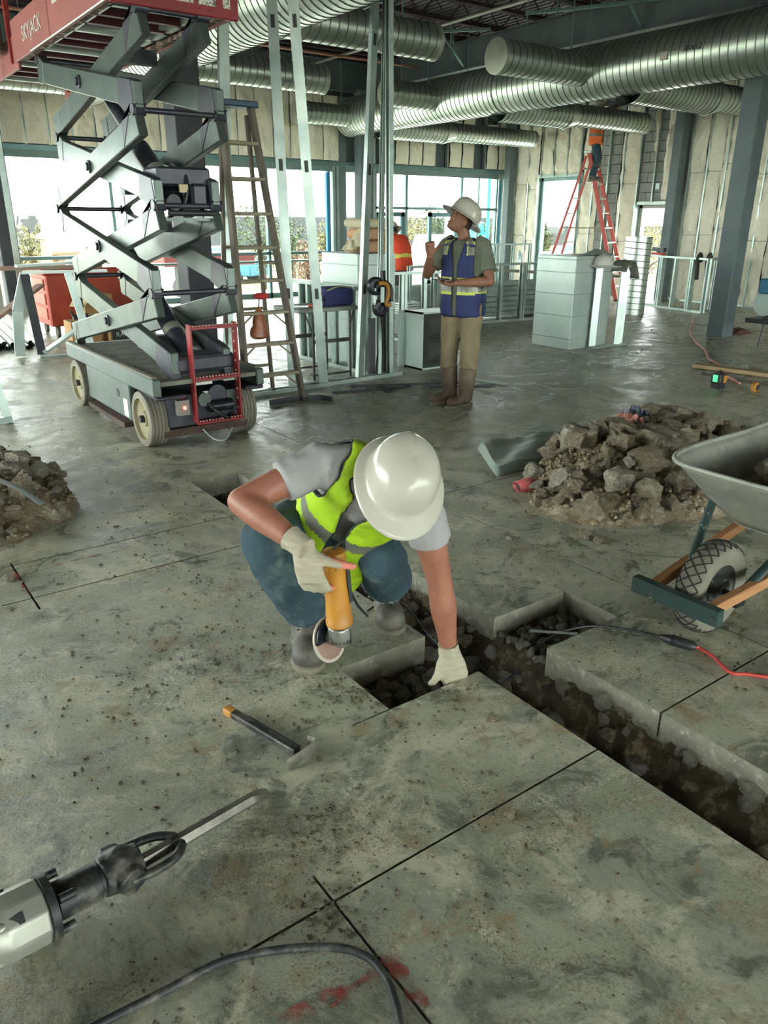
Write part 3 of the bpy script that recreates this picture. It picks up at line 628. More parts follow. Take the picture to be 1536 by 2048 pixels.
tree(985, 36, 2.0, 2.0, 'green', 'dark green tree right of the standing man', .2)
tree(1085, 44, 1.7, 1.6, 'green', 'tiny far tree in the corner window', .2)
tree(1300, 27, 1.45, 2.6, 'yellow', 'bushy yellow green shrub seen through the open doorway', .05)
# portable toilet
p = far(128, 455, 20.5); t = thing('portable_toilet', p, 'yellow portable toilet with white roof outside the window', 'toilet')
yel = mat('yellow plastic', og(222, 170, 52, .14), .5, 0, og(206, 154, 44, .14), 3)
mb = MB(); mb.box((p.x-.55, p.y-.55, GZ+.1), (p.x+.55, p.y+.55, 1.12)); bevel(mb.build('cabin', yel, t), .05, 2)
mb = MB(); mb.box((p.x-.62, p.y-.62, 1.12), (p.x+.62, p.y+.62, 1.2)); mb.add([(p.x-.62, p.y-.62, 1.2), (p.x+.62, p.y-.62, 1.2), (p.x+.62, p.y+.62, 1.2), (p.x-.62, p.y+.62, 1.2), (p.x-.3, p.y-.3, 1.42), (p.x+.3, p.y-.3, 1.42), (p.x+.3, p.y+.3, 1.42), (p.x-.3, p.y+.3, 1.42)], [(0, 1, 5, 4), (1, 2, 6, 5), (2, 3, 7, 6), (3, 0, 4, 7), (4, 5, 6, 7)]); mb.build('roof', mat('pale roof', og(226, 220, 206, .35), .5), t)
mb = MB(); mb.box((p.x-.4, p.y-.575, GZ+.25), (p.x+.4, p.y-.55, 1.0)); dr = mb.build('door', mat('amber door', og(214, 140, 40, .16), .5), t)
for k in range(4): mb = MB(); mb.box((p.x-.3, p.y-.585, .85-.06*k), (p.x+.3, p.y-.57, .88-.06*k)); mb.build('vent_slat', yel, dr)
for x in (-.55, .5): mb = MB(); mb.box((p.x+x, p.y-.59, GZ+.1), (p.x+x+.06, p.y-.53, 1.12)); mb.build('corner_post', mat('orange edge', og(190, 120, 40, .3), .5), t)
p = far(138, 500, 18.6); t = thing('hand_wash_station', p, 'light grey hand wash station before the portable toilet', 'wash stand')
gm = mat('light grey plastic', og(190, 196, 200, .3), .5); mb = MB(); mb.lathe(p+V(0, 0, .05), (0, 0, 1), [(.3, 0), (.32, .5), (.28, .9), (.22, 1.2), (.2, 1.25), (0, 1.25)], 16); mb.build('tank', gm, t, 40)
mb = MB(); mb.box((p.x-.1, p.y-.14, p.z+1.25), (p.x+.16, p.y+.14, p.z+1.6)); bevel(mb.build('dispenser', mat('slate plastic', og(120, 134, 150, .3), .5), t), .03)
# vehicles
def car(px, d, yaw, colr, label, L_=4.6, h=1.5, truck=False):
    p = far(px, 500, d); t = thing('parked_truck' if truck else 'parked_car', p, label, 'truck' if truck else 'car', 'vehicles outside'); c, s = math.cos(yaw), math.sin(yaw)
    def W(u, v, z): return p+V(u*c-v*s, u*s+v*c, z)
    m = mat('paint '+label, tuple(v*.4 for v in colr), .25, .1); w2 = .9
    prof = ([(-2.3, .35), (2.3, .35), (2.35, .75), (2.2, .95), (1.1, 1.05), (.55, 1.62), (-.55, 1.66), (-.62, 1.05), (-2.3, 1.05)] if truck else [(-2.25, .3), (2.2, .3), (2.3, .65), (2.1, .85), (1.1, .98), (.45, 1.42), (-1.0, 1.45), (-1.75, 1.0), (-2.25, .95)])
    mb = MB(); vs = [W(u*L_/4.6, -w2*(.8 if z > 1.1 else 1), z*h/1.5) for u, z in prof]+[W(u*L_/4.6, w2*(.8 if z > 1.1 else 1), z*h/1.5) for u, z in prof]; n = len(prof)
    mb.add(vs, [tuple(range(n))[::-1], tuple(range(n, 2*n))]+[(i, (i+1) % n, (i+1) % n+n, i+n) for i in range(n)]); bevel(mb.build('body', m, t, 40), .05, 2)
    gl = mat('car glass', rgb(60, 96, 116), .08, .3); q = h/1.5
    for sg in (-1, 1):
        mb = MB(); uu = [(.9, 1.06), (.42, 1.4), (-.5, 1.42), (-.55, 1.06)] if truck else [(.95, 1.0), (.4, 1.36), (-.95, 1.38), (-1.5, 1.02)]
        mb.add([W(u, sg*(w2*(.83 if z > 1.1 else 1)+.012), z*q) for u, z in uu], [(0, 1, 2, 3)]); mb.build('side_window', gl, t)
        for u in (1.4, -1.4): MB().cyl(W(u, sg*.72, .33), W(u, sg*.93, .33), .33, 18).build('wheel', black, t, 40)
    mb = MB(); e = 1.12 if not truck else 1.1; mb.add([W(e, -.72, 1.04*q), W(e, .72, 1.04*q), W(.5, .6, 1.45*q), W(.5, -.6, 1.45*q)], [(0, 1, 2, 3)]); mb.build('windscreen', gl, t)
car(428, 33, 2.2, rgb(70, 150, 180), 'blue and white car outside behind the scissor lift', 4.4, 1.5)
car(300, 27, 2.4, rgb(196, 206, 210), 'silver car outside seen under the scissor arms')
car(880, 26, .6, rgb(226, 226, 222), 'white truck outside left of the standing man', 5, 1.9, True)
car(935, 44, .2, rgb(40, 170, 190), 'teal van outside behind the standing man', 4.8, 2.3, True)
car(1105, 24, 2.0, rgb(60, 120, 170), 'blue car outside the corner window', 4.4, 1.7)
car(1160, 34, 2.1, rgb(206, 214, 220), 'pale car outside behind the red stepladder', 4.4, 1.7)
p = far(450, 520, 19.5); t = thing('flatbed_trailer', p, 'red trailer side outside behind the stepladder', 'trailer'); rd = mat('red trailer paint', og(178, 72, 66, .3), .5)
mb = MB(); mb.box((p.x-1.8, p.y-.5, .55), (p.x+.6, p.y+.5, .85)); bevel(mb.build('bed', rd, t), .02)
for x in (-1.2, 0): MB().cyl((p.x+x, p.y-.5, GZ+.4), (p.x+x, p.y-.3, GZ+.4), .4, 16).build('wheel', black, t, 40); mb = MB(); mb.box((p.x+x-.05, p.y-.3, GZ+.4), (p.x+x+.05, p.y+.3, .56)); mb.build('axle_mount', black, t)
p = far(975, 450, 21); MBp = MB(); MBp.cyl(p, p+V(0, 0, 6), .05, 8); solo(MBp, 'lamp_post', mat('teal post', rgb(40, 140, 150), .5), p, 'slim teal post outside right of the standing man', 'post')
# ================================================================== scissor lift
liftg = mat('lift grey paint', rgb(92, 104, 98), .34, .45, rgb(70, 82, 78), 5, 6, .52, .1, 20, col3=rgb(88, 96, 92), c3scale=7, c3amt=.62)
liftd = mat('lift dark end', rgb(46, 48, 58), .4, .3, rgb(66, 68, 76), 8, 5, .5)
liftr = mat('lift red paint', rgb(146, 42, 44), .45, .05, rgb(122, 34, 38), 4, 5, .5, col3=rgb(170, 84, 78), c3scale=9, c3amt=.64)
liftp = mat('lift faded red', rgb(148, 80, 72), .55, 0, rgb(132, 70, 64), 3, 5, .5)
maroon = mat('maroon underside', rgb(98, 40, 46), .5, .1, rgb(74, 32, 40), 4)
tyre = mat('non marking tyre', rgb(132, 128, 114), .75, 0, rgb(104, 100, 88), 8, 5, .5, .2, 50)
rim = mat('cream rim', rgb(150, 144, 114), .5, .1, rgb(126, 120, 94), 6)
LX = 2.2; LF = thing('scissor_lift', (LX, 6.35, 0), 'red and grey scissor lift raised on folded steel arms', 'lift')
# wheels
for xo, s in ((1.80, -1), (2.65, 1)):
    for yo in (5.53, 7.2):
        R = .205; ax = V(s, 0, 0); o = V(xo-s*.14, yo, R)
        mb = MB(); pr = [(R*.78, 0), (R*.98, 0), (R, .008)]
        for k in range(1, 5): pr += [(R, .027*k), (R-.008, .027*k+.003), (R-.008, .027*k+.006), (R, .027*k+.009)]
        pr += [(R, .135), (R*.97, .14), (R*.8, .14)]
        mb.lathe(o, ax, pr, 36, True); wheel = mb.build('wheel', tyre, LF, 50)
        mb = MB(); mb.lathe(o, ax, [(R*.8, .0), (R*.8, .14), (R*.76, .142), (R*.74, .115), (R*.3, .105), (R*.26, .12), (0, .12)], 30); mb.build('rim', rim, wheel, 40)
        mb = MB(); mb.cyl(o+ax*.1, o+ax*.15, .028, 8); mb.build('hub_bolt', black, wheel, 40)
# base chassis
mb = MB(); mb.box((1.95, 5.72, .12), (2.5, 7.02, .44)); mb.box((1.9, 5.85, .13), (1.95, 6.95, .42)); mb.box((2.5, 5.85, .13), (2.55, 6.95, .42)); bevel(mb.build('chassis', liftg, LF), .01)
for s, x in ((-1, 1.83), (1, 2.57)):
    mb = MB(); mb.box((x, 5.84, .12), (x+.05, 6.95, .43)); pn = mb.build('side_panel', liftg, LF); bevel(pn, .008)
    mb = MB(); xx = x-.003 if s < 0 else x+.053; mb.cyl((xx, 6.12, .3), (xx+.004, 6.12, .3), .035, 16); mb.build('panel_hole', black, pn)
    mb = MB(); mb.box((x-.002 if s < 0 else x+.05, 5.9, .14), (x if s < 0 else x+.052, 6.0, .28)); mb.build('sticker', white, pn)
    mb = MB(); mb.box((x-.03, 5.95, .05), (x+.06, 6.9, .09)); mb.build('pothole_bar', mat('rusty bar', rgb(90, 70, 58), .9, 0, rgb(60, 52, 46), 9), LF)
mb = MB(); mb.box((1.84, 5.22, .49), (2.62, 7.4, .52)); dk = mb.build('base_deck', mat('grimy deck', rgb(140, 142, 126), .8, .1, rgb(92, 90, 78), 8, 6, .5), LF)
for x0, x1 in ((1.80, 1.86), (2.60, 2.66)):
    mb = MB(); mb.box((x0, 5.2, .42), (x1, 7.42, .545)); bevel(mb.build('base_rail', liftg, LF), .008)
    mb = MB(); mb.box((x0+.012, 5.25, .545), (x1-.012, 7.4, .556)); mb.build('rail_lip', mat('worn edge', rgb(120, 116, 100), .8), LF)
mb = MB(); mb.box((1.86, 7.38, .42), (2.6, 7.42, .52)); mb.build('rear_plate', liftd, LF)
# front end: steering box, step, pump, labels
mb = MB(); mb.box((1.93, 5.3, .16), (2.52, 5.72, .40)); bevel(mb.build('front_bay', liftd, LF), .01)
mb = MB(); mb.box((1.82, 5.21, .39), (2.05, 5.5, .42)); bevel(mb.build('front_wing', liftd, LF), .01)
mb = MB(); mb.box((2.5, 5.21, .39), (2.66, 5.5, .42)); bevel(mb.build('front_wing', liftd, LF), .01)
mb = MB(); mb.box((1.9, 5.34, .085), (2.56, 5.42, .14)); mb.build('axle_beam', mat('rusty bar', rgb(90, 70, 58)), LF)
mb = MB(); mb.cyl((2.22, 5.24, .3), (2.40, 5.24, .3), .045, 12); mb.build('hydraulic_motor', blackm, LF, 40)
mb = MB(); mb.cyl((2.18, 5.22, .36), (2.18, 5.3, .36), .05, 14); mb.build('cable_reel', liftg, LF, 40)
mb = MB(); mb.cyl((2.3, 5.26, .375), (2.3, 5.3, .375), .075, 18); mb.build('pump_flange', liftd, LF, 40)
for x0, z0, m_, w_, h_ in ((2.14, .46, white, .13, .05), (2.26, .285, white, .06, .035), (2.38, .3, liftg, .1, .1), (2.19, .36, galv2, .05, .05)):
    mb = MB(); mb.box((x0, 5.27, z0), (x0+w_, 5.295, z0+h_)); mb.build('cover_plate' if m_ is not white else 'warning_label', m_, LF)
mb = MB(); mb.box((2.14, 5.267, .505), (2.27, 5.27, .52)); mb.build('warning_label', mat('warning yellow', rgb(206, 172, 40), .5), LF)
mb = MB(); mb.box((1.98, 5.24, .26), (2.07, 5.3, .37)); mb.build('battery_charger', mat('grey casting', rgb(128, 128, 120), .5, .4), LF)
mb = MB(); mb.ball((2.03, 5.235, .315), .014, 8, 6); mb.build('indicator_lamp', mat('red lamp', rgb(210, 40, 40), .3, emit=(1, .1, .08), estr=.6), LF, 180)
MB().tube(path([(2.2, 5.22, .33), (2.26, 5.16, .26), (2.36, 5.2, .2), (2.42, 5.28, .22)]), .012, 7).build('hose', black, LF, 60)
MB().tube(path([(2.18, 5.3, .12), (2.25, 5.26, .04), (2.34, 5.26, .03), (2.42, 5.3, .1)]), .006, 6).build('ground_strap', galv2, LF, 60)
# red entry ladder
lad = MB(); lad.prof((2.11, 5.19, .2), (2.11, 5.19, .9), [(-.0, 0), (.012, 0), (.012, .075), (-.0, .075)], V(0, 1, 0), True); lad.build('entry_ladder_rail', liftr, LF)
lad = MB(); lad.prof((2.46, 5.19, .2), (2.46, 5.19, .9), [(-.0, 0), (.012, 0), (.012, .075), (-.0, .075)], V(0, 1, 0), True); rl = lad.build('entry_ladder_rail', liftr, LF)
for k in range(9): MB().cyl((2.445, 5.23, .27+.07*k), (2.449, 5.23, .27+.07*k), .008, 8).build('rail_hole', white, rl)
for z in (.205, .525, .885):
    mb = MB(); mb.box((2.105, 5.18, z-.02), (2.465, 5.275, z)); rg = mb.build('entry_ladder_rung', liftr, LF); bevel(rg, .004)
    st = MB()
    for k in range(14): st.lathe((2.125+.025*k, 5.2, z), (0, 0, 1), [(.009, 0), (.007, .008), (.003, .008), (.003, .003)], 6)
    st.build('rung_grip', mat('worn rung', rgb(206, 150, 140), .6), rg); rg.children[0]['kind'] = 'stuff'
# scissor arms
YF, YR, Z0, DZ = 5.30, 7.42, .55, .563
def arm(x, ya, za, yb, zb, name, w_=.062, h_=.155):
    pa, pb = V(x, ya, za), V(x, yb, zb); za += .085; zb -= .085
    a, b = V(x, ya, za), V(x, yb, zb); d = (b-a).normalized(); n = V(1, 0, 0).cross(d).normalized()
    mb = MB(); L_ = (b-a).length; e = .06
    pl = [(-.05, -h_/2), (L_+.02, -h_/2), (L_+.05, h_/2), (-.02, h_/2)]
    mb.prism([a+d*u+n*v-V(w_/2, 0, 0) for u, v in pl], V(w_, 0, 0)); o = bevel(mb.build(name, liftg, LF), .006)
    f = a if a.y < b.y else b; s = 1 if f is a else -1           # dark reinforced front end
    pin = pa if f is a else pb; hi = f.z > pin.z; sg = 1 if hi else -1
    for q, pn, dd, m_ in ((a, pa, 1, None), (b, pb, -1, None)):
        up = 1 if q.z > pn.z else -1; fr = q.y < 6.3
        mb = MB(); o1 = q+d*dd*.02; pl = [o1+n*(h_/2+.005)*up*1.0, o1+d*dd*(.22 if fr else .1)+n*(h_/2+.005)*up, o1+d*dd*(.24 if fr else .12)-n*(h_/2+.005)*up, pn+V(0, .045 if fr else -.045, -.03*up), pn+V(0, -.045 if fr else .045, -.03*up)]
        mb.prism([w_p-V(w_/2+.004, 0, 0) for w_p in pl], V(w_+.008, 0, 0)); bevel(mb.build('arm_end', liftd if fr else liftg, o), .006)
    return o
for k in range(4):
    z0, z1 = Z0+DZ*k, Z0+DZ*(k+1)
    for s in (-1, 1):
        xo, xi = LX+s*.275, LX+s*.2
        if k % 2 == 0: arm(xo, YR, z0, YF, z1, 'outer_arm'); arm(xi, YF, z0, YR, z1, 'inner_arm')
        else: arm(xo, YF, z0, YR, z1, 'outer_arm'); arm(xi, YR, z0, YF, z1, 'inner_arm')
        c = V(LX+s*.31, (YF+YR)/2, (z0+z1)/2); mb = MB(); mb.lathe(c-V(s*.004, 0, 0), (s, 0, 0), [(.045, 0), (.045, .012), (.028, .014), (.028, .03), (0, .03)], 16); mb.build('pivot_boss', liftd, LF, 40)
        for yy in (YF, YR):
            xj = xo if (yy == YF) == (k % 2 == 0) else xi; mb = MB(); mb.cyl((xj+s*.042, yy, z1), (xj-s*.042, yy, z1), .036, 14); mb.build('joint_boss', liftd, LF, 40)
    hf, hr = (.28, .2) if k % 2 == 0 else (.2, .28); MB().cyl((LX-hf, YF, z1), (LX+hf, YF, z1), .018, 12).build('cross_tube', liftd, LF, 40)
    MB().cyl((LX-hr, YR, z1), (LX+hr, YR, z1), .018, 12).build('cross_tube', liftd, LF, 40)
    mb = MB(); mb.bar((LX-.17, (YF+YR)/2-.28, (z0+z1)/2+(.15 if k % 2 else -.15)), (LX+.17, (YF+YR)/2-.28, (z0+z1)/2+(.15 if k % 2 else -.15)), .09, .09); mb.build('torque_tube', liftd, LF)
for a, b, c in [((LX, 5.5, .6), (LX, 6.05, .98), (LX, 6.75, 1.46)), ((LX, 5.52, 1.72), (LX, 6.1, 2.08), (LX, 6.72, 2.5))]:
    mb = MB(); mb.cyl(a, b, .07, 18); cy = mb.build('lift_cylinder', liftd, LF, 40); MB().cyl(b, c, .045, 16).build('cylinder_rod', liftd, cy, 40)
    d = (V(*b)-V(*a)).normalized(); q = V(*a)+d*.3; MB().cyl(q, q+d*.07, .0715, 18).build('cylinder_label', mat('grey label', rgb(130, 130, 118), .6), cy, 40)
# mid-height manifold tray
mb = MB(); mb.box((LX-.16, 5.3, 1.58), (LX+.22, 5.62, 1.60)); mb.build('manifold_tray', liftg, LF)
mb = MB(); mb.box((LX-.18, 5.33, 1.8), (LX+.2, 5.6, 1.92)); bevel(mb.build('manifold_housing', liftd, LF), .015)
mb = MB(); mb.box((LX+.04, 5.3, 1.66), (LX+.16, 5.45, 1.82)); bevel(mb.build('relay_box', liftd, LF), .02)
mb = MB(); mb.box((LX-.05, 5.285, 1.76), (LX+.01, 5.3, 1.81)); mb.build('warning_label', mat('beige label', rgb(196, 176, 140), .5), LF)
mb = MB(); mb.cyl((LX-.09, 5.3, 1.7), (LX-.09, 5.5, 1.7), .05, 12); mb.build('solenoid', black, LF, 40)
MB().cyl((LX-.14, 5.29, 1.63), (LX+.2, 5.29, 1.63), .02, 10).build('valve_pipe', black, LF, 40)
for pts in ([(LX-.1, 5.4, 1.6), (LX-.02, 5.3, 1.68), (LX+.02, 5.32, 1.85), (LX, 5.5, 1.95)], [(LX+.18, 5.4, 1.9), (LX+.2, 5.3, 1.75), (LX+.2, 5.35, 1.6)], [(LX+.12, 6.9, 2.35), (LX+.15, 6.2, 1.98), (LX+.17, 5.5, 1.7)], [(LX+.12, 6.9, 1.2), (LX+.15, 6.2, .9), (LX+.17, 5.5, .62), (LX+.2, 5.35, .5)]):
    MB().tube(path(pts), .011, 6).build('hose', black, LF, 60)
mb = MB(); mb.box((LX-.2, 5.26, .55), (LX+.26, 5.5, .68)); bevel(mb.build('lower_mount', liftd, LF), .03, 2)
# platform
PZ = 2.83
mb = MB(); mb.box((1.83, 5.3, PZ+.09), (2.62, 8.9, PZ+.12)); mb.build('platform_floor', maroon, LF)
for x0, x1, nm in ((1.80, 1.83, 'a'), (2.61, 2.64, 'b')):
    mb = MB(); mb.box((x0, 5.27, PZ-.01), (x1, 7.75, PZ+.29)); bevel(mb.build('platform_skirt', liftp, LF), .006)
    mb = MB(); mb.box((x0+.02, 7.75, PZ-.05), (x1+.02, 9.4, PZ+.2)); bevel(mb.build('extension_skirt', liftp, LF), .006)
    xb = x1 if nm == 'a' else x0-.05
    mb = MB(); mb.box((xb, 5.3, PZ+.0), (xb+.05, 7.7, PZ+.03)); mb.build('skirt_flange', mat('peeling flange', rgb(88, 78, 66), .9, 0, rgb(196, 160, 148), 12, 6, .55, sharp=.05), LF)
    mb = MB(); mb.box((xb+(.07 if nm == 'a' else -.06), 5.6, PZ+.03), (xb+(.11 if nm == 'a' else -.02), 7.2, PZ+.09)); mb.build('slide_rail', galv2, LF)
mb = MB(); mb.box((1.80, 5.25, PZ-.03), (2.64, 5.28, PZ+.4)); bevel(mb.build('front_skirt', liftr, LF), .006)
for k, y in enumerate([5.6+.28*i for i in range(13)]):
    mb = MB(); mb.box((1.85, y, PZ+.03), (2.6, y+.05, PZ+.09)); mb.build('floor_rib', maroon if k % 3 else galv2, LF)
for x0, w_ in ((2.17, .16), (2.36, .12), (2.53, .05)):
    mb = MB(); mb.box((x0, 5.246, PZ+.03), (x0+w_, 5.25, PZ+.12)); mb.build('decal', mat('printed decal', rgb(206, 206, 196), .5, 0, rgb(90, 90, 86), 60, 2, .55, sharp=.03), LF)
mb = MB(); mb.box((1.797, 6.1, PZ+.17), (1.80, 6.45, PZ+.27)); mb.build('decal', mat('printed decal', rgb(206, 206, 196)), LF)
text('SKYJACK', .15, (1.797, 7.1, PZ+.13), (0, -1, 0), (0, 0, 1), white, LF, 'maker_lettering')
MB().tube([(1.8, 7.2, PZ-.005), (1.8, 5.3, PZ-.005)], .006, 5).build('edge_trim', galv2, LF)
for x in (1.82, 2.62):
    for y in (5.3, 6.6, 7.9, 9.2): mb = MB(); mb.bar((x, y, PZ), (x, y, PZ+1.1), .04, .04); mb.build('guard_post', liftr, LF)
    for z in (.55, 1.1): mb = MB(); mb.bar((x, 5.3, PZ+z), (x, 9.3, PZ+z), .035, .035); mb.build('guard_rail', liftr, LF)
for p, q, m_ in [((1.86, 6.6, PZ+.06), (2.58, 6.1, PZ+.06), galv2)]: MB().bar(p, q, .05, .03).build('floor_brace', m_, LF)
# things hung on the platform
p = V(1.77, 8.15, PZ+.05); t = thing('tool_pouch', p, 'dark leather tool pouch hanging on the lift platform rail', 'tool pouch')
lea = mat('dark leather', rgb(48, 46, 44), .6, 0, rgb(70, 66, 60), 20)
mb = MB(); mb.box((1.7, 7.95, PZ+.1), (1.78, 8.35, PZ+.45)); bevel(mb.build('pouch', lea, t), .03, 2)
for k, y in enumerate((8.0, 8.07, 8.15, 8.24, 8.3)): mb = MB(); mb.cyl((1.74, y, PZ+.3), (1.73, y+.02, PZ+.58+.03*(k % 2)), .018, 8); mb.build('tool_handle', (black, mat('amber grip', rgb(196, 140, 50), .5), black, black, galv)[k], t, 40)
mb = MB(); mb.bar((1.72, 8.32, PZ+.2), (1.71, 8.33, PZ-.12), .04, .03); mb.build('hanging_hammer', black, t)
p = V(1.9, 7.55, PZ+.12); t = thing('folded_vest', p, 'bright yellow green vest lying on the lift platform', 'vest')
mb = MB(); mb.grid(lambda u, v: V(1.84+.5*u, 7.0+.9*v, PZ+.15+.26*math.sin(PI*u)*math.sin(PI*v)+.04*fbm((u, v, 2), 6)), 16, 16); fo = mb.build('fabric', mat('lime fabric', rgb(176, 210, 60), .7, 0, rgb(150, 190, 40), 10), t, 180); s_ = fo.modifiers.new('s', 'SOLIDIFY'); s_.thickness = .02
# ================================================================== stepladder beside the lift
fib = mat('weathered fibreglass', rgb(112, 104, 86), .7, 0, rgb(84, 78, 68), 9, 6, .5, .2, 60, stretch=(1, 1, .25))
tread = mat('worn aluminium tread', rgb(150, 142, 118), .6, .3, rgb(112, 104, 86), 12)
def stepladder(name, label, xl, xr, yf, ya, yb, H, xal, xar, mr, mt, mtop, n, group=None, Mx=None, dbl=False):
    t = thing(name, ((xl+xr)/2, (yf+yb)/2, 0), label, 'ladder', group)
    T = (lambda p: V(*p)) if Mx is None else (lambda p: Mx @ V(*p))
    def rail(a, b, nm, w_=.038, d_=.085):
        a, b = T(a), T(b); return bevel(MB().bar(a, b, w_, d_, V(0, 1, .3) if Mx is None else Mx.to_3x3() @ V(0, 1, .3)).build(nm, mr, t), .006)
    L0, R0 = V(xl, yf, 0), V(xr, yf, 0); L1, R1 = V(xal, ya, H), V(xar, ya, H)
    rail(L0, L1, 'front_rail'); rail(R0, R1, 'front_rail')
    bl, br = V(xl+.04, yb, 0), V(xr-.04, yb, 0); rail(bl, V(xal+.01, ya+.06, H-.05), 'rear_rail', .028, .05); rail(br, V(xar-.01, ya+.06, H-.05), 'rear_rail', .028, .05)
    for k in range(1, n+1):
        z = H*k/(n+1); a, b = L0.lerp(L1, k/(n+1)), R0.lerp(R1, k/(n+1))
        st = bevel(MB().bar(T(a), T(b), .085 if not dbl else .07, .03, T(V(0, 0, 1))-T(V(0, 0, 0))).build('step', mt, t), .005)
        if k <= 3 and not dbl:
            for s, q in ((1, a), (-1, b)): MB().bar(T(q+V(0, .02, -.12)), T(q+V(s*.13, .02, -.015)), .015, .012).build('step_brace', tread, t)
        a, b = bl.lerp(L1, k/(n+1)), br.lerp(R1, k/(n+1))
        if dbl or k % 2: MB().bar(T(a+V(0, .02, 0)), T(b+V(0, .02, 0)), .035, .025, V(0, 0, 1)).build('rear_rung', mt, t)
    for s in (L0, R0, bl, br): a = T(s); mb = MB(); mb.box((a.x-.03, a.y-.045, 0), (a.x+.03, a.y+.045, .035)); bevel(mb.build('foot_pad', black, t), .006)
    a, b = T(V(xal-.05, ya, H)), T(V(xar+.05, ya, H)); bevel(MB().bar(a+V(0, .03, .02), b+V(0, .03, .02), .17, .05, V(0, 0, 1)).build('top_cap', mtop, t), .01)
    for q, k in ((L0.lerp(L1, .5), bl.lerp(L1, .5)), (R0.lerp(R1, .5), br.lerp(R1, .5))): MB().bar(T(q), T(k), .006, .02).build('spreader', tread, t)
    return t
SL = stepladder('step_ladder', 'tall weathered stepladder standing beside the scissor lift', 3.0, 3.57, 6.2, 6.4, 6.72, 2.46, 3.02, 3.28, fib, tread, mat('blue cap', rgb(48, 74, 94), .5), 8)
p = hy(518, 640, 6.25); t = thing('plastic_bag', (p.x, p.y, p.z-.14), 'orange brown plastic bag hanging under a stepladder step', 'bag'); mb = MB()
mb.grid(lambda u, v: p+V((.012+.085*v**.7)*math.cos(2*PI*u)*(1+.25*noise.noise(V(u*5, v*4, 1))), (.012+.05*v**.7)*math.sin(2*PI*u), .11-.25*v+(.02*noise.noise(V(u*4, 2, v*3)))), 18, 9, True); mb.ball(p+V(0, 0, -.14), (.085, .05, .03), 10, 5); mb.build('bag', mat('brown plastic', rgb(176, 104, 62), .35, 0, rgb(120, 70, 44), 12, trans=.15), t, 180)
MB().tube(path([p+V(0, 0, .1), p+V(.01, 0, .16), p+V(0, .0, .2)]), .006, 6).build('tie', black, t)
p = hy(522, 592, 6.28); solo(MB().ball(p, (.075, .06, .03), 12, 6), 'red_cap', mat('red cloth', rgb(186, 50, 52), .8), p+V(0, 0, -.03), 'small red cap resting on a stepladder step', 'cap', smooth=180)
# ================================================================== tall stud framing
FR = thing('partition_frame', (4.1, 6.7, 0), 'corner of tall galvanised wall studs on a floor track', 'framing')
MB().prof((2.95, 6.62, 0), (5.12, 6.73, 0), [(-.047, 0), (.047, 0), (.047, .04), (.043, .04), (.043, .004), (-.043, .004), (-.043, .04), (-.047, .04)], V(0, 0, 1)).build('floor_track', studm, FR)
MB().prof((4.83, 6.75, 0), (4.80, 8.4, 0), [(-.047, 0), (.047, 0), (.047, .04), (.043, .04), (.043, .004), (-.043, .004), (-.043, .04), (-.047, .04)], V(0, 0, 1)).build('floor_track', studm, FR)
def tall(b, tpx, yt, up, w_=.092, d_=.042):
    q = hy(*tpx, yt); b = Vector(b); e = b+(q-b)*((4.55-b.z)/(q.z-b.z)); s = MB().chan(b, e, w_, d_, .004, .014, up).build('stud', studm, FR)
    for f in (.2, .45, .7): c = b.lerp(e, f); u = Vector(up); MB().bar(c+u*.0015-(e-b).normalized()*.05, c+u*.0015+(e-b).normalized()*.05, .036, .004, u).build('knockout', black, s)
    # knurled strip pressed into the flange
    k = MB(); d = (e-b).normalized(); a = d.cross(Vector(up)).normalized()
    for sg in (-1, 1):
        for i in range(60):
            c = b+d*(.05+i*.075)-Vector(up)*d_*.5; k.bar(c+a*sg*(w_/2+.001)-d*.012, c+a*sg*(w_/2+.001)+d*.012, .012, .003, a)
    k.build('knurling', galv2, s)['kind'] = 'stuff'
tall((3.02, 6.62, .01), (447, 0), 6.75, V(.0, -1, 0))
tall(hy(587, 775, 6.66), (543, 0), 6.75, V(-.5, -.86, 0))
tall(hy(648, 770, 6.66), (586, 0), 6.6, V(-.5, -.86, 0))
tall(hy(722, 755, 6.7), (753, 0), 6.8, V(.3, -.95, 0))
tall(hy(783, 748, 6.72), (783, 0), 6.72, V(1, 0, 0), .07, .05)
tall(hy(760, 748, 6.74), (774, 0), 7.5, V(1, 0, 0), .05, .04)
for px, x_, z1 in ((745, 4.83, .62), (770, 4.9, 1.1)): q = hy(px, 750, 6.78); MB().chan(V(q.x, q.y, .02), V(q.x+.02, q.y+.02, z1), .07, .04, .004, .012, V(0, -1, 0)).build('short_stud', dsteel, FR)
for i, y in enumerate((6.95, 7.25, 7.6, 7.95, 8.15, 8.33)): MB().chan((4.82, y, .005), (4.82, y, .93), .09, .04, .004, .012, V(0, 1, 0)).build('short_stud', studm, FR)
MB().prof((4.83, 6.78, .93), (4.80, 8.42, .93), [(-.047, 0), (.047, 0), (.047, -.04), (-.047, -.04)], V(0, 0, 1)).build('top_track', studm, FR)
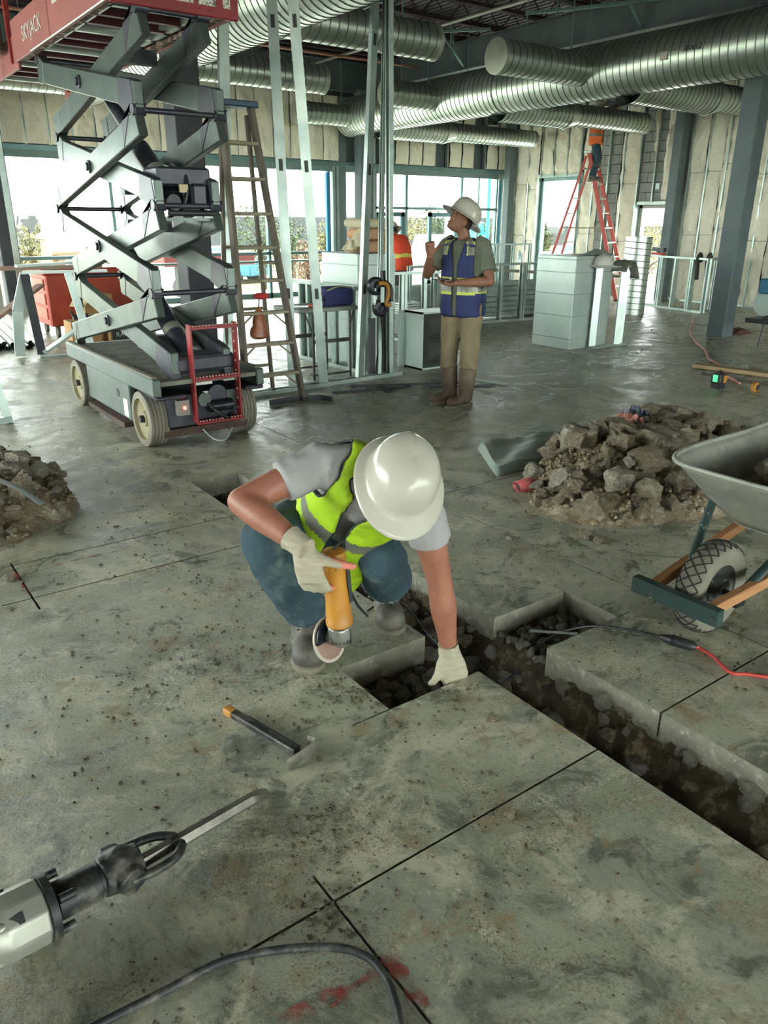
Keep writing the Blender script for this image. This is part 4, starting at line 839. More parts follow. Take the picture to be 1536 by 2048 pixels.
# portable band saw hung on the studs
p = hy(757, 592, 6.62); t = thing('band_saw', p+V(0, 0, -.19), 'black and yellow portable band saw hanging on the tall stud', 'saw')
for q, r_ in ((V(-.04, 0, .1), .085), (V(.02, 0, -.12), .08)):
    mb = MB(); mb.lathe(p+q+V(0, .03, 0), (0, -1, 0), [(r_, 0), (r_+.008, .01), (r_+.008, .05), (r_-.01, .06), (r_*.6, .06), (r_*.55, .045), (r_*.25, .045), (r_*.2, .06), (0, .06)], 22); mb.build('wheel_guard', blackm, t, 40)
yl = mat('tool yellow', rgb(182, 128, 44), .45, 0, rgb(158, 108, 36), 10)
mb = MB(); mb.tube(path([p+V(-.03, -.04, .13), p+V(.06, -.05, .12), p+V(.09, -.05, .02), p+V(.06, -.05, -.08), p+V(.12, -.05, -.09)]), .022, 10); mb.build('saw_body', yl, t, 60)
mb = MB(); mb.tube(path([p+V(.05, -.03, .14), p+V(.13, -.03, .08), p+V(.14, -.03, -.06)]), .025, 10); mb.build('motor_housing', black, t, 60)
mb = MB(); mb.box(p+V(-.06, -.02, -.09), p+V(-.045, .0, .08)); mb.build('blade', galv, t)
mb = MB(); mb.box(p+V(-.01, -.055, -.06), p+V(.035, -.045, .09)); mb.build('label_plate', galv2, t)
# ================================================================== folding table with tools
t = thing('folding_table', (4.35, 7.1, 0), 'small folding table with grey top and black legs', 'table'); gt = mat('grey table top', rgb(150, 154, 146), .6, 0, rgb(128, 132, 124), 6)
mb = MB(); mb.box((3.98, 6.94, .70), (4.72, 7.5, .745)); bevel(mb.build('table_top', gt, t), .02, 3)
for x in (4.16, 4.62):
    for y in (6.97, 7.45): MB().tube([(x, y, 0), (x, y, .7)], .013, 8).build('leg', black, t, 60)
for y in (6.97, 7.45): MB().bar((4.16, y, .4), (4.62, y, .4), .012, .04, V(0, 0, 1)).build('leg_bar', black, t); MB().bar((4.16, y, .05), (4.62, y, .05), .012, .02, V(0, 0, 1)).build('leg_bar', black, t)
for x in (4.08, 4.68): MB().bar((x, 6.99, .69), (4.16 if x < 4.3 else 4.62, 6.99, .5), .01, .02).build('leg_stay', black, t)
p = hz(683, 610, .75); p = V(4.55, 7.12, .747); t = thing('tool_bag', p, 'navy blue soft tool bag on the folding table', 'bag'); mb = MB()
mb.box(p+V(-.2, -.1, 0), p+V(.16, .12, .19)); bevel(mb.build('bag_body', mat('navy cloth', rgb(48, 54, 104), .8, 0, rgb(40, 44, 84), 8, 4, .5, .3, 30), t), .03, 3)
mb = MB(); mb.tube(path([p+V(-.18, -.1, .16), p+V(-.02, -.115, .2), p+V(.14, -.1, .17)]), .008, 6); mb.build('bag_seam', mat('pale piping', rgb(150, 150, 110), .8), t, 60)
p = V(4.28, 7.03, .747); t = thing('cable_coil', p, 'dark coiled cable beside the navy tool bag', 'cable'); mb = MB()
for k in range(3): mb.tube([p+V(.055*math.cos(a*.5), .03*math.sin(a*.5)+.012*k, .055+.055*math.sin(a*.5)) for a in range(14)], .008, 6)
mb.build('coil', black, t, 60)
p = V(4.12, 7.02, .747); t = thing('utility_knife', p, 'orange handled tool with a silver blade on the folding table', 'hand tool'); mb = MB(); mb.bar(p+V(-.14, .05, .015), p+V(.02, .01, .015), .035, .012); mb.build('blade', galv, t); mb = MB(); mb.bar(p+V(.02, .01, .02), p+V(.14, -.02, .02), .04, .03); bevel(mb.build('handle', mat('orange red grip', rgb(196, 92, 52), .5), t), .008)
# ================================================================== sheet metal boxes
def metalbox(lo, hi, name, label, seams, group='sheet metal duct boxes'):
    t = thing(name, ((lo[0]+hi[0])/2, (lo[1]+hi[1])/2, lo[2]), label, 'duct box', group); mb = MB(); mb.box(lo, hi); bevel(mb.build('casing', galv2, t), .006)
    for z in seams:
        mb = MB(); e = .004; mb.box((lo[0]-e, lo[1]-e, z), (hi[0]+e, hi[1]+e, z+.012)); bevel(mb.build('seam', galv2, t), .004)
    return t
metalbox((7.99, 6.82, 0), (8.74, 7.49, 1.18), 'sheet_metal_duct', 'tall pale sheet metal duct section standing right of the standing man', (.13, .42, .70, .97, 1.13))
mb = MB(); p = V(8.55, 6.95, 1.185); mb.grid(lambda u, v: p+V(.42*(u-.5), .32*(v-.5), .07*math.sin(PI*u)*math.sin(PI*v)+.012*noise.noise(V(u*4, v*4, 0))), 14, 10); solo(mb, 'plastic_offcut', galv2, p, 'crumpled grey sheet lying on the tall sheet metal duct', 'sheet', smooth=180)
metalbox((4.98, 7.34, 0), (5.5, 8.1, 1.25), 'sheet_metal_duct', 'large sheet metal duct section behind the tall studs', (.25, .52, .80, 1.12))
mb = MB(); p = hx(630, 507, 5.2); mb.box((4.6, 8.15, 1.1), (4.98, 8.6, 1.27)); 
# open lined duct section lying in front of the stud stack
t = thing('lined_duct_section', (5.7, 6.95, 0), 'open sheet metal duct section with dark padded lining', 'duct box', 'sheet metal duct boxes')
for lo, hi, n_ in [((5.38, 7.1, 0), (5.98, 7.12, .64), 'side_panel'), ((5.46, 6.78, 0), (5.48, 7.12, .64), 'side_panel'), ((5.46, 6.78, .62), (6.0, 7.12, .64), 'top_panel'), ((5.46, 6.78, 0), (6.0, 7.12, .02), 'bottom_panel'), ((5.98, 6.78, 0), (6.0, 7.12, .64), 'side_panel')]:
    mb = MB(); mb.box(lo, hi); mb.build(n_, galv2, t)
lin = mat('duct liner', rgb(74, 78, 76), .9, 0, rgb(56, 60, 58), 8, 5, .5, .5, 20)
for z0 in (.04, .33):
    mb = MB(); mb.grid(lambda u, v: V(5.62+.34*u, 6.98-.11*math.sin(PI*u)**.5*math.sin(PI*v)**.5-.02*noise.noise(V(u*3, v*3, z0)), z0+.28*v), 12, 10); mb.build('liner_pad', lin, t, 180)
# insulation bundle on the big duct box
inb = mat('kraft insulation', rgb(198, 160, 122), .9, 0, rgb(180, 140, 104), 6, 4, .5, .5, 14); inw = mat('white insulation', rgb(206, 200, 170), .9, 0, rgb(186, 178, 146), 6, 4, .5, .6, 14)
for k, (z0, h_, dx, m_, lb) in enumerate([(1.255, .13, 0, inb, 'lowest'), (1.39, .12, .02, inb, 'middle'), (1.515, .1, -.02, inw, 'topmost')]):
    mb = MB(); mb.box((5.1+dx, 7.38, z0), (5.5+dx, 7.8, z0+h_)); o = solo(mb, 'insulation_bundle', m_, (5.3, 7.6, z0), f'{lb} folded insulation batt stacked on the large duct box', 'insulation', 'folded insulation stack'); bevel(o, .05, 3)
    for p_ in o.data.polygons: p_.use_smooth = True
p = V(5.06, 7.5, 1.255); mb = MB(); mb.grid(lambda u, v: p+V(.2*u-.1, .3*v-.15, .03+.26*u*(.6+.4*math.sin(PI*v))+.05*noise.noise(V(u*5, v*5, 3))), 14, 14); o = solo(mb, 'crumpled_wrap', inw, p, 'crumpled pale insulation wrap spilling off the stacked batts', 'insulation', smooth=180)
# ================================================================== low stud walls and stacked studs
def knee(name, label, pts, z1, sp=.4, dbl=False, group='low stud walls'):
    t = thing(name, ((pts[0][0]+pts[-1][0])/2, (pts[0][1]+pts[-1][1])/2, 0), label, 'framing', group); U = [(-.046, 0), (.046, 0), (.046, .035), (.042, .035), (.042, .004), (-.042, .004), (-.042, .035), (-.046, .035)]
    for a, b in zip(pts[:-1], pts[1:]):
        a, b = V(*a, 0), V(*b, 0); MB().prof(a, b, U, V(0, 0, 1)).build('floor_track', studm, t); MB().prof(a+V(0, 0, z1), b+V(0, 0, z1), [(x, -y) for x, y in U], V(0, 0, 1)).build('top_track', studm, t)
        n = max(1, int((b-a).length/sp)); d = (b-a).normalized()
        for k in range(n+1):
            q = a.lerp(b, k/n)
            for o in ((0, .05) if dbl and k % 2 else (0,)): MB().chan(q+d*o+V(0, 0, .006), q+d*o+V(0, 0, z1-.006), .088, .04, .004, .012, d).build('stud', studm, t)
    return t
knee('low_stud_wall', 'low galvanised stud wall behind the standing man', [(7.6, 9.75), (10.3, 9.5)], .95, .42, True)
knee('low_stud_wall', 'low stud wall in front of the corner window', [(11.2, 13.2), (13.2, 12.6)], 1.15, .35)
knee('low_stud_wall', 'low stud frame left of the standing man', [(6.4, 8.9), (7.5, 8.75)], .93, .3, True)
knee('low_stud_wall', 'low stud wall by the open doorway', [(13.9, 10.0), (13.45, 8.35), (14.75, 8.7)], .98, .36, True)
t = thing('stud_stub', (8.85, 6.75, 0), 'short double stud frame holding a hat beside the sheet metal duct', 'framing', 'low stud walls')
for x, y in ((8.36, 6.74), (8.78, 6.66), (8.9, 6.72)): MB().chan((x, y, .03), (x+.01, y, 1.03), .09, .045, .004, .012, V(-.5, -.86, 0)).build('stud', studm, t)
MB().bar((8.3, 6.74, .012), (9.0, 6.7, .012), .09, .024, V(0, 0, 1)).build('floor_track', studm, t); MB().bar((8.3, 6.74, 1.04), (9.0, 6.7, 1.04), .09, .02, V(0, 0, 1)).build('top_track', studm, t)
# bundles of studs lying flat behind the man
for i in range(7):
    for j in range(4):
        z = .05+i*.085; y = 10.02+j*.1; x0 = 6.6+random.uniform(0, .35)+(.5 if i > 4 else 0); x1 = 11.0+random.uniform(-.4, .3)
        if i > 4 and j > 1: continue
        o = solo(MB().prof((x0, y, z), (x1, y-.18, z), [(-.045, 0), (.045, 0), (.045, .07), (.04, .07), (.04, .006), (-.04, .006), (-.04, .07), (-.045, .07)], V(0, 0, 1), True), 'bundled_stud', studm, ((x0+x1)/2, y, z), 'galvanised stud lying in the long stack behind the standing man', 'stud', 'studs in the long stack')
for x in (7.2, 9.0, 10.6): mb = MB(); mb.box((x-.04, 9.85, 0), (x+.04, 10.5, .05)); solo(mb, 'wood_bearer', mat('bearer wood', rgb(120, 104, 80), .9), (x, 10.1, 0), ('wooden bearer under the left end of the stud stack', 'wooden bearer under the middle of the stud stack', 'wooden bearer under the right end of the stud stack')[(x > 8)+(x > 10)], 'bearer')
for k in range(5):
    z = .3+k*.035; mb = MB(); mb.box((7.0, 9.2, z), (7.35, 9.5, z+.025)); solo(mb, 'steel_plate', galv2, (7.2, 9.35, z), 'flat steel plate in the small pile beside the standing man', 'plate', 'small pile of steel plates')
mb = MB(); mb.box((6.98, 9.18, 0), (7.37, 9.52, .3)); o = solo(mb, 'plate_stand', mat('stand grey', rgb(120, 128, 122), .7), (7.2, 9.35, 0), 'grey block carrying the small pile of steel plates', 'block'); bevel(o, .01)
# barrier rail and sloping ramp plank beyond the man
mb = MB(); mb.bar((9.9, 11.2, .78), (13.6, 10.4, .55), .28, .05, V(0, 0, 1)); solo(mb, 'plank', mat('grey plank', rgb(134, 138, 118), .8, 0, rgb(112, 116, 100), 8), (11.7, 10.8, .5), 'long grey plank resting on the low stud walls', 'plank')
p = V(9.75, 9.55, .955); t = thing('water_bottle', p, 'clear water bottle standing on the low stud wall', 'bottle'); mb = MB(); mb.lathe(p, (0, 0, 1), [(.03, 0), (.033, .01), (.033, .13), (.014, .17), (.013, .185), (0, .185)], 14); mb.build('bottle', mat('clear plastic', rgb(196, 222, 226), .1, 0, trans=.6), t, 40); mb = MB(); mb.lathe(p+V(0, 0, .18), (0, 0, 1), [(.016, 0), (.016, .02), (0, .02)], 12); mb.build('bottle_cap', white, t)
# standing spiral duct piece
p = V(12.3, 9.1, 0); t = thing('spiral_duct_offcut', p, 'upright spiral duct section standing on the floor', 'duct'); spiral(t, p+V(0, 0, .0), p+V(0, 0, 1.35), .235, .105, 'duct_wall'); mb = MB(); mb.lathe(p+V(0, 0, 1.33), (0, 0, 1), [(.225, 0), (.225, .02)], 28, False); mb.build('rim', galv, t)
# ================================================================== left background
rdx = mat('red steel box', rgb(176, 72, 48), .5, .1, rgb(156, 58, 40), 3, 5, .5); p = V(3.15, 12.3, 0)
t = thing('job_box', p, 'red steel job box on casters behind the lift', 'tool chest'); mb = MB(); mb.box((2.7, 11.75, .16), (4.3, 12.6, .9)); bevel(mb.build('box_body', rdx, t), .02)
mb = MB(); mb.box((2.66, 11.72, .86), (4.34, 12.62, .95)); bevel(mb.build('lid', rdx, t), .02)
for k in range(3): mb = MB(); mb.box((2.68, 11.85, .25+.2*k), (2.7, 12.5, .41+.2*k)); bevel(mb.build('drawer', mat('faded red', rgb(190, 110, 92), .6), t), .008)
for x in (2.8, 4.2):
    for y in (11.85, 12.5): MB().cyl((x-.02, y, .08), (x+.02, y, .08), .08, 14).build('caster', rubber, t, 40); mb = MB(); mb.box((x-.035, y-.02, .08), (x+.035, y+.02, .17)); mb.build('caster_fork', galv, t)
card = mat('cardboard', rgb(184, 148, 104), .85, 0, rgb(164, 130, 88), 5)
for lo, hi, lb in [((2.72, 10.8, 0), (3.1, 11.15, .32), 'small cardboard box carrying a tool in front of the red job box'), ((3.2, 10.75, 0), (3.62, 11.2, .3), 'cardboard carton with a black printed panel beside the lift'), ((3.05, 11.25, 0), (3.45, 11.55, .62), 'tall open cardboard box leaning by the red job box')]:
    t = thing('cardboard_box', ((lo[0]+hi[0])/2, (lo[1]+hi[1])/2, 0), lb, 'box'); mb = MB(); mb.box(lo, hi); bevel(mb.build('carton', card, t), .004)
    if 'open' in lb: mb = MB(); mb.bar((lo[0], lo[1], hi[2]), (lo[0]-.12, lo[1]-.1, hi[2]-.14), .25, .006); mb.build('flap', mat('pale card', rgb(206, 188, 150), .9), t)
    if 'printed' in lb: mb = MB(); mb.box((lo[0]+.03, lo[1]-.003, .05), (hi[0]-.03, lo[1], .2)); mb.build('print_panel', black, t); text('RACO', .09, ((lo[0]+hi[0])/2, lo[1]-.005, .12), (1, 0, 0), (0, 0, 1), white, t)
p = V(2.9, 10.95, .32); t = thing('hand_drill', p, 'dark power tool lying on the small cardboard box', 'power tool'); MB().bar(p+V(-.1, 0, .05), p+V(.1, .02, .05), .05, .07).build('tool_body', black, t); MB().bar(p+V(-.09, 0, .06), p+V(-.12, .0, .13), .03, .04).build('grip', black, t); MB().cyl(p+V(.1, .02, .05), p+V(.17, .03, .05), .012, 8).build('bit', galv, t)
# bent galvanised trestle frame
t = thing('trestle_frame', (2.3, 10.2, 0), 'bent galvanised sheet steel trestle frame left of the lift', 'frame')
for a, b, w_, m_ in [((1.95, 10.3, .02), (2.0, 10.3, .55), .12, galv2), ((2.0, 10.3, .55), (2.14, 10.25, .98), .12, galv2), ((2.18, 10.2, .03), (2.12, 10.2, .98), .1, dsteel), ((2.78, 10.15, .03), (2.62, 10.2, .98), .09, studm), ((2.15, 10.18, .02), (2.95, 10.1, .02), .09, studm), ((2.1, 10.22, 1.0), (3.05, 10.05, 1.0), .1, galv2), ((2.2, 10.15, .06), (2.95, 10.3, .45), .12, galv2), ((2.1, 10.5, 1.06), (3.2, 10.6, 1.1), .1, galv2)]:
    MB().bar(a, b, w_, .03).build('frame_member', m_, t)
mb = MB(); mb.bar((1.2, 10.9, 1.02), (3.3, 11.1, 1.0), .07, .05, V(0, 0, 1)); t2 = solo(mb, 'barrier_rail', mat('rusty pink rail', rgb(180, 128, 112), .6, .2, rgb(160, 160, 146), 4), (2.2, 11, .97), 'pinkish barrier rail across the far left', 'rail'); 
for x in (1.5, 2.95): mb = MB(); mb.bar((x, 10.93+.08*(x-1.5), 0), (x, 10.93+.08*(x-1.5), .99), .05, .05); solo(mb, 'rail_post', dsteel, (x, 11, 0), ('dark post under the left end of the pinkish rail', 'dark post under the right end of the pinkish rail')[x > 2], 'post')
mb = MB(); mb.bar((1.5, 9.9, .42), (2.6, 11.6, .75), .1, .04, V(0, 0, 1)); solo(mb, 'channel_offcut', mat('rusty pink rail', rgb(180, 128, 112)), (2, 10.7, .42), 'pinkish channel leaning through the trestle frame', 'channel')
for i in range(16):
    r = .03; x = 1.72+(i % 9)*.075+.04*(i//9); z = r+.055*(i//9); mb = MB(); L0 = random.uniform(0, .3)
    mb.tube([(x, 10.75+L0, z), (x+.2, 13.3+L0, z)], r, 10, False); mb.tube([(x, 10.75+L0, z), (x+.2, 13.3+L0, z)], r*.82, 10, False); solo(mb, 'steel_conduit', galv, (x, 11, z), 'galvanised pipe in the bundle on the floor at far left', 'pipe', 'pipes in the bundle at far left', smooth=60)
t = thing('partition_frame', (1.05, 6.85, 0), 'galvanised stud frame end at the left edge of the picture', 'framing', 'low stud walls')
for a, b in [((1.13, 6.86, 0), (1.02, 7.05, .95)), ((.6, 6.86, .03), (1.15, 6.86, .03)), ((1.0, 6.9, .05), (.9, 7.06, .95)), ((.5, 7.05, .95), (1.04, 7.05, .95))]: MB().bar(a, b, .06, .05).build('stud', studm, t)
for (a, b) in [((2.75, 12.6, 0), (2.72, 15.3, 4.3)), ((3.02, 14.9, 0), (3.02, 14.9, 4.3))]:
    o = solo(MB().chan(V(*b).lerp(V(*a), 1) if False else V(b[0], b[1], 0), V(b[0], b[1], 4.3), .09, .05, .004, .014, V(0, -1, 0)), 'wall_stud', studm, (b[0], b[1], 0), ('galvanised stud standing just left of the long window', 'galvanised stud overlapping the left end of the long window')[b[0] > 3], 'stud')
# ================================================================== floor oddments behind
for k, (a, b) in enumerate([((665, 785), (790, 776)), ((700, 772), (930, 765)), ((770, 783), (820, 772)), ((940, 757), (1010, 768)), ((860, 775), (990, 770))]):
    a, b = hz(*a, .008), hz(*b, .008); o = solo(MB().bar(a, b, .03, .014, V(0, 0, 1)), 'metal_strip', galv2 if k in (3,) else dsteel, (a+b)/2-V(0, 0, .008), ('dark metal strip lying nearest the tall stud track', 'long dark metal strip by the boots of the standing man', 'short dark offcut crossing the strips', 'pale metal strip lying right of the boots', 'thin dark strip behind the boots')[k], 'strip')
q = path([hz(540, 806, .02), hz(590, 797, .02), hz(640, 795, .02), hz(665, 799, .02)]); solo(MB().tube(q, [(.012, .03)]*len(q), 6, up=V(0, 0, 1)), 'curved_offcut', dsteel, q[0]-V(0, 0, .02), 'curved dark metal offcut at the stepladder foot', 'strip', smooth=60)
# ================================================================== right middle ground
q = path([hz(1390, 632, .012), hz(1384, 645, .012), hz(1380, 665, .012), hz(1392, 680, .012), hz(1400, 695, .012), hz(1420, 712, .012), hz(1432, 728, .012), hz(1448, 745, .012), hz(1460, 756, .012), hz(1478, 765, .012)], 6)
q = [p+V(.03*math.sin(i*.55), .03*math.cos(i*.4), 0) for i, p in enumerate(q)]
solo(MB().tube(q, .012, 6), 'extension_cord', mat('orange cord', rgb(206, 140, 120), .5), q[0]-V(0, 0, .012), 'pale orange extension cord snaking across the far slab', 'cord', smooth=60)
mb = MB(); a, b = hz(1390, 730, .03), hz(1560, 752, .03); mb.bar(a+V(0, 0, .0), b, .14, .04, V(0, 0, 1)); solo(mb, 'wood_plank', mat('raw plank', rgb(170, 150, 112), .8, 0, rgb(146, 126, 92), 4, 4, .5, stretch=(6, 1, 1)), (a+b)/2-V(0, 0, .02), 'wooden plank laid across the far floor openings', 'plank')
p = hz(1435, 776); t = thing('laser_level', p, 'black laser level with glowing green window on the slab', 'level'); mb = MB(); mb.box(p+V(-.06, -.05, .05), p+V(.07, .06, .15)); bevel(mb.build('housing', black, t), .015, 2)
mb = MB(); mb.box(p+V(-.05, -.04, 0), p+V(.06, .05, .05)); mb.build('base', black, t); mb = MB(); mb.box(p+V(-.062, -.02, .07), p+V(-.06, .03, .14)); mb.build('laser_window', mat('green glow', rgb(40, 200, 90), .3, emit=(.1, 1, .3), estr=.12), t)
mb = MB(); mb.box(p+V(0.0, -.053, .06), p+V(.06, -.05, .13)); mb.build('badge', yl, t); mb = MB(); mb.tube(path([p+V(-.04, 0, .15), p+V(0, 0, .175), p+V(.05, 0, .15)]), .01, 6); mb.build('carry_handle', black, t)
p = hz(1507, 783); t = thing('tape_measure', p, 'yellow and black tape measure on the slab', 'tape measure'); mb = MB(); mb.prism([p+V(-.035, -.03, .0)+V(x, 0, z) for x, z in ((0, 0), (.085, 0), (.085, .05), (.065, .09), (.03, .095), (0, .07))], V(0, .05, 0)); bevel(mb.build('case', yl, t), .008, 2); mb = MB(); mb.cyl(p+V(.005, -.034, .045), p+V(.005, -.03, .045), .03, 16); mb.build('badge', black, t); mb = MB(); mb.bar(p+V(-.04, -.005, .012), p+V(-.06, -.005, .01), .03, .004); mb.build('tape_hook', galv, t)
mb = MB(); p = V(11.2, 6.5, .0); mb.grid(lambda u, v: p+V(.5*u, .35*v-.2, .07*math.sin(PI*u)*math.sin(PI*v)*(1+noise.noise(V(u*6, v*6, 1)))), 14, 10); solo(mb, 'rag_heap', mat('brown rag', rgb(120, 84, 66), .9, 0, rgb(90, 66, 54), 12), p, 'brown rags heaped at the foot of the right steel column', 'rag', smooth=180)
p = V(13.55, 8.55, .99); t = thing('work_gloves', p+V(0, 0, -.35), 'dark padded gloves hung over the low stud wall', 'gloves'); gl = mat('dark glove', rgb(62, 66, 58), .8, 0, rgb(48, 50, 46), 12)
for y0, l_ in ((-.12, .36), (.08, .4)): MB().tube(path([p+V(.06, y0, -.08), p+V(0, y0, .04), p+V(-.06, y0, -.05), p+V(-.07, y0-.02, -.2), p+V(-.07, y0-.03, -l_)]), [(.05, .03)]*32+[(.04, .025)], 10).build('glove', gl, t, 180)
p = V(13.85, 9.75, .985); t = thing('cordless_drill', p, 'red and black cordless tool on the low stud wall by the doorway', 'power tool'); MB().bar(p+V(-.03, -.16, .1), p+V(.02, .14, .11), .08, .08).build('tool_body', black, t); MB().bar(p+V(-.02, -.14, .02), p+V(.02, .2, .03), .1, .045).build('battery', mat('red grip', rgb(186, 70, 66), .5), t); MB().bar(p+V(0, 0, .04), p+V(0, .02, .1), .04, .05).build('grip', black, t)
p = hx(1534, 600, 10.6); t = thing('chop_saw', (10.6, p.y, 0), 'blue chop saw on a stand at the right edge', 'saw'); MB().cyl((10.55, p.y, .55), (10.6, p.y, .55), .16, 22).build('blade_guard', galv2, t, 40); mb = MB(); mb.box((10.5, p.y-.15, .68), (10.7, p.y+.1, .88)); bevel(mb.build('motor', mat('tool blue', rgb(44, 110, 140), .5), t), .02); mb = MB(); mb.box((10.4, p.y-.3, .3), (10.8, p.y+.15, .36)); mb.build('table', black, t); mb = MB(); mb.bar((10.6, p.y-.02, .34), (10.6, p.y-.02, .72), .07, .05, V(0, 1, 0)); mb.build('pivot_arm', black, t)
for dx in (-.15, .15): MB().tube([(10.6+dx, p.y-.1, .3), (10.6+dx*1.4, p.y-.1, 0)], .015, 7).build('leg', black, t)
# hat and cap resting on the stud stub
p = V(8.42, 6.74, 1.05); t = thing('spare_hard_hat', p, 'white hard hat sitting on the short stud frame', 'hard hat'); mb = MB(); mb.lathe(p, (0, 0, 1), [(.17, 0), (.165, .012), (.13, .02), (.125, .06), (.1, .11), (.05, .14), (0, .146)], 24); mb.build('shell', white, t, 60); mb = MB(); mb.tube([p+V(0, -.1, .1), p+V(0, 0, .15), p+V(0, .1, .1)], .012, 6); mb.build('ridge', white, t)
p = V(8.86, 6.7, 1.05); t = thing('sun_cap', p+V(0, 0, -.2), 'grey brimmed cap draped over the short stud frame', 'cap'); mb = MB(); mb.grid(lambda u, v: p+V(.3*(u-.5)-.02, .26*(v-.5), .02+.05*math.sin(PI*u)-.55*(max(0, u-.62))**1.15-.35*max(0, .25-u)+.015*noise.noise(V(u*4, v*4, 0))), 18, 12); o = mb.build('brim', mat('khaki cloth', rgb(150, 152, 138), .9, 0, rgb(130, 132, 118), 14), t, 180); s_ = o.modifiers.new('s', 'SOLIDIFY'); s_.thickness = .01
# red stepladder carrying the far worker
redf = mat('red fibreglass', rgb(196, 84, 70), .5, 0, rgb(178, 70, 60), 6); Mx = Matrix.Translation((14.05, 11.72, 0)) @ Matrix.Rotation(math.radians(22), 4, 'Z')
RL = stepladder('step_ladder', 'tall red fibreglass stepladder with the far worker on it', -.4, .4, -.95, 0, .85, 2.95, -.2, .2, redf, galv2, galv2, 9, None, Mx, True)
RL.location = (0, 0, 0); WORLD[RL.name] = V(0, 0, 0)
for ch in RL.children:
    ch.location += V(0, 0.05, 0)
# ================================================================== people
skin = mat('tanned skin', rgb(158, 106, 84), .5, 0, rgb(138, 88, 70), 14, 5, .5, .1, 120, .004); skin2 = mat('brown skin', rgb(140, 98, 76), .55, 0, rgb(122, 84, 66), 12)
tee = mat('pale grey tee', rgb(160, 160, 158), .9, 0, rgb(142, 142, 142), 6, 4, .5, .25, 18, .01)
olive = mat('olive grey tee', rgb(110, 116, 100), .9, 0, rgb(94, 100, 86), 6, 4, .5, .3, 18, .01)
lime = mat('lime hi vis mesh', rgb(176, 214, 36), .7, 0, rgb(150, 190, 24), 9, 4, .5, .2, 24, .01)
silver = mat('reflective tape', rgb(134, 136, 124), .4, .25, rgb(112, 114, 104), 10)
bind = mat('dark binding', rgb(38, 42, 44), .8)
denim = mat('worn denim', rgb(32, 52, 62), .9, 0, rgb(56, 82, 92), 4.5, 6, .52, .6, 26, .014, col3=rgb(94, 112, 106), c3scale=6, c3amt=.6)
boot_m = mat('dusty boot leather', rgb(62, 60, 54), .6, 0, rgb(110, 108, 96), 9, 6, .55, .3, 30, .01); sole_m = mat('boot sole', rgb(128, 122, 106), .9, 0, rgb(96, 92, 80), 10)
glove_m = mat('knit glove', rgb(172, 166, 146), .9, 0, rgb(150, 144, 124), 20, 4, .5, .4, 120, .003, stretch=(1, 1, 4)); coat_m = mat('coral glove coating', rgb(206, 122, 106), .7)
hat_m = mat('hard hat white', rgb(186, 184, 170), .22, 0, rgb(174, 172, 158), 3)
hair_m = mat('dark hair', rgb(44, 40, 38), .8)
def basis(up, fwd):
    up = Vector(up).normalized(); f = Vector(fwd); f = (f-up*f.dot(up)).normalized(); r = f.cross(up); return r, f, up      # right, forward, up
def hardhat(parent, c, up, fwd, brim=.05, sc=1., band=False):
    r, f, u = basis(up, fwd); mb = MB(); n = 36
    prof = [(1.0+brim/.125, -.016, 1), (1.0+brim/.125, -.008, 1), (1.03, .004, 1), (1.0, .016, 0), (.985, .06, 0), (.92, .095, 0), (.78, .125, 0), (.55, .147, 0), (.28, .158, 0), (.02, .161, 0)]
    vs = []
    for s, h, isb in prof:
        for k in range(n):
            t = 2*PI*k/n; ex = 1+(.1*max(0, math.cos(t))**2 if isb and s > 1.1 else 0); rid = 0
            if not isb and .2 < s: rid = .009*math.exp(-(math.sin(t)*s*7)**2)
            p = c+r*(.118*s*ex*math.sin(t))+f*(.142*s*ex*math.cos(t))+u*((h+rid)-(.012*abs(math.cos(t)) if s > 1.1 else 0))*sc
            vs.append(c+(p-c)*sc)
    m = len(prof); mb.add(vs, [(i*n+k, i*n+(k+1) % n, (i+1)*n+(k+1) % n, (i+1)*n+k) for i in range(m-1) for k in range(n)]+[tuple(range((m-1)*n, m*n))])
    o = mb.build('hard_hat', hat_m, parent, 45); s_ = o.modifiers.new('s', 'SOLIDIFY'); s_.thickness = .004; s_.offset = -1
    sb = o.modifiers.new('b', 'SUBSURF'); sb.levels = 1; sb.render_levels = 1
    return o
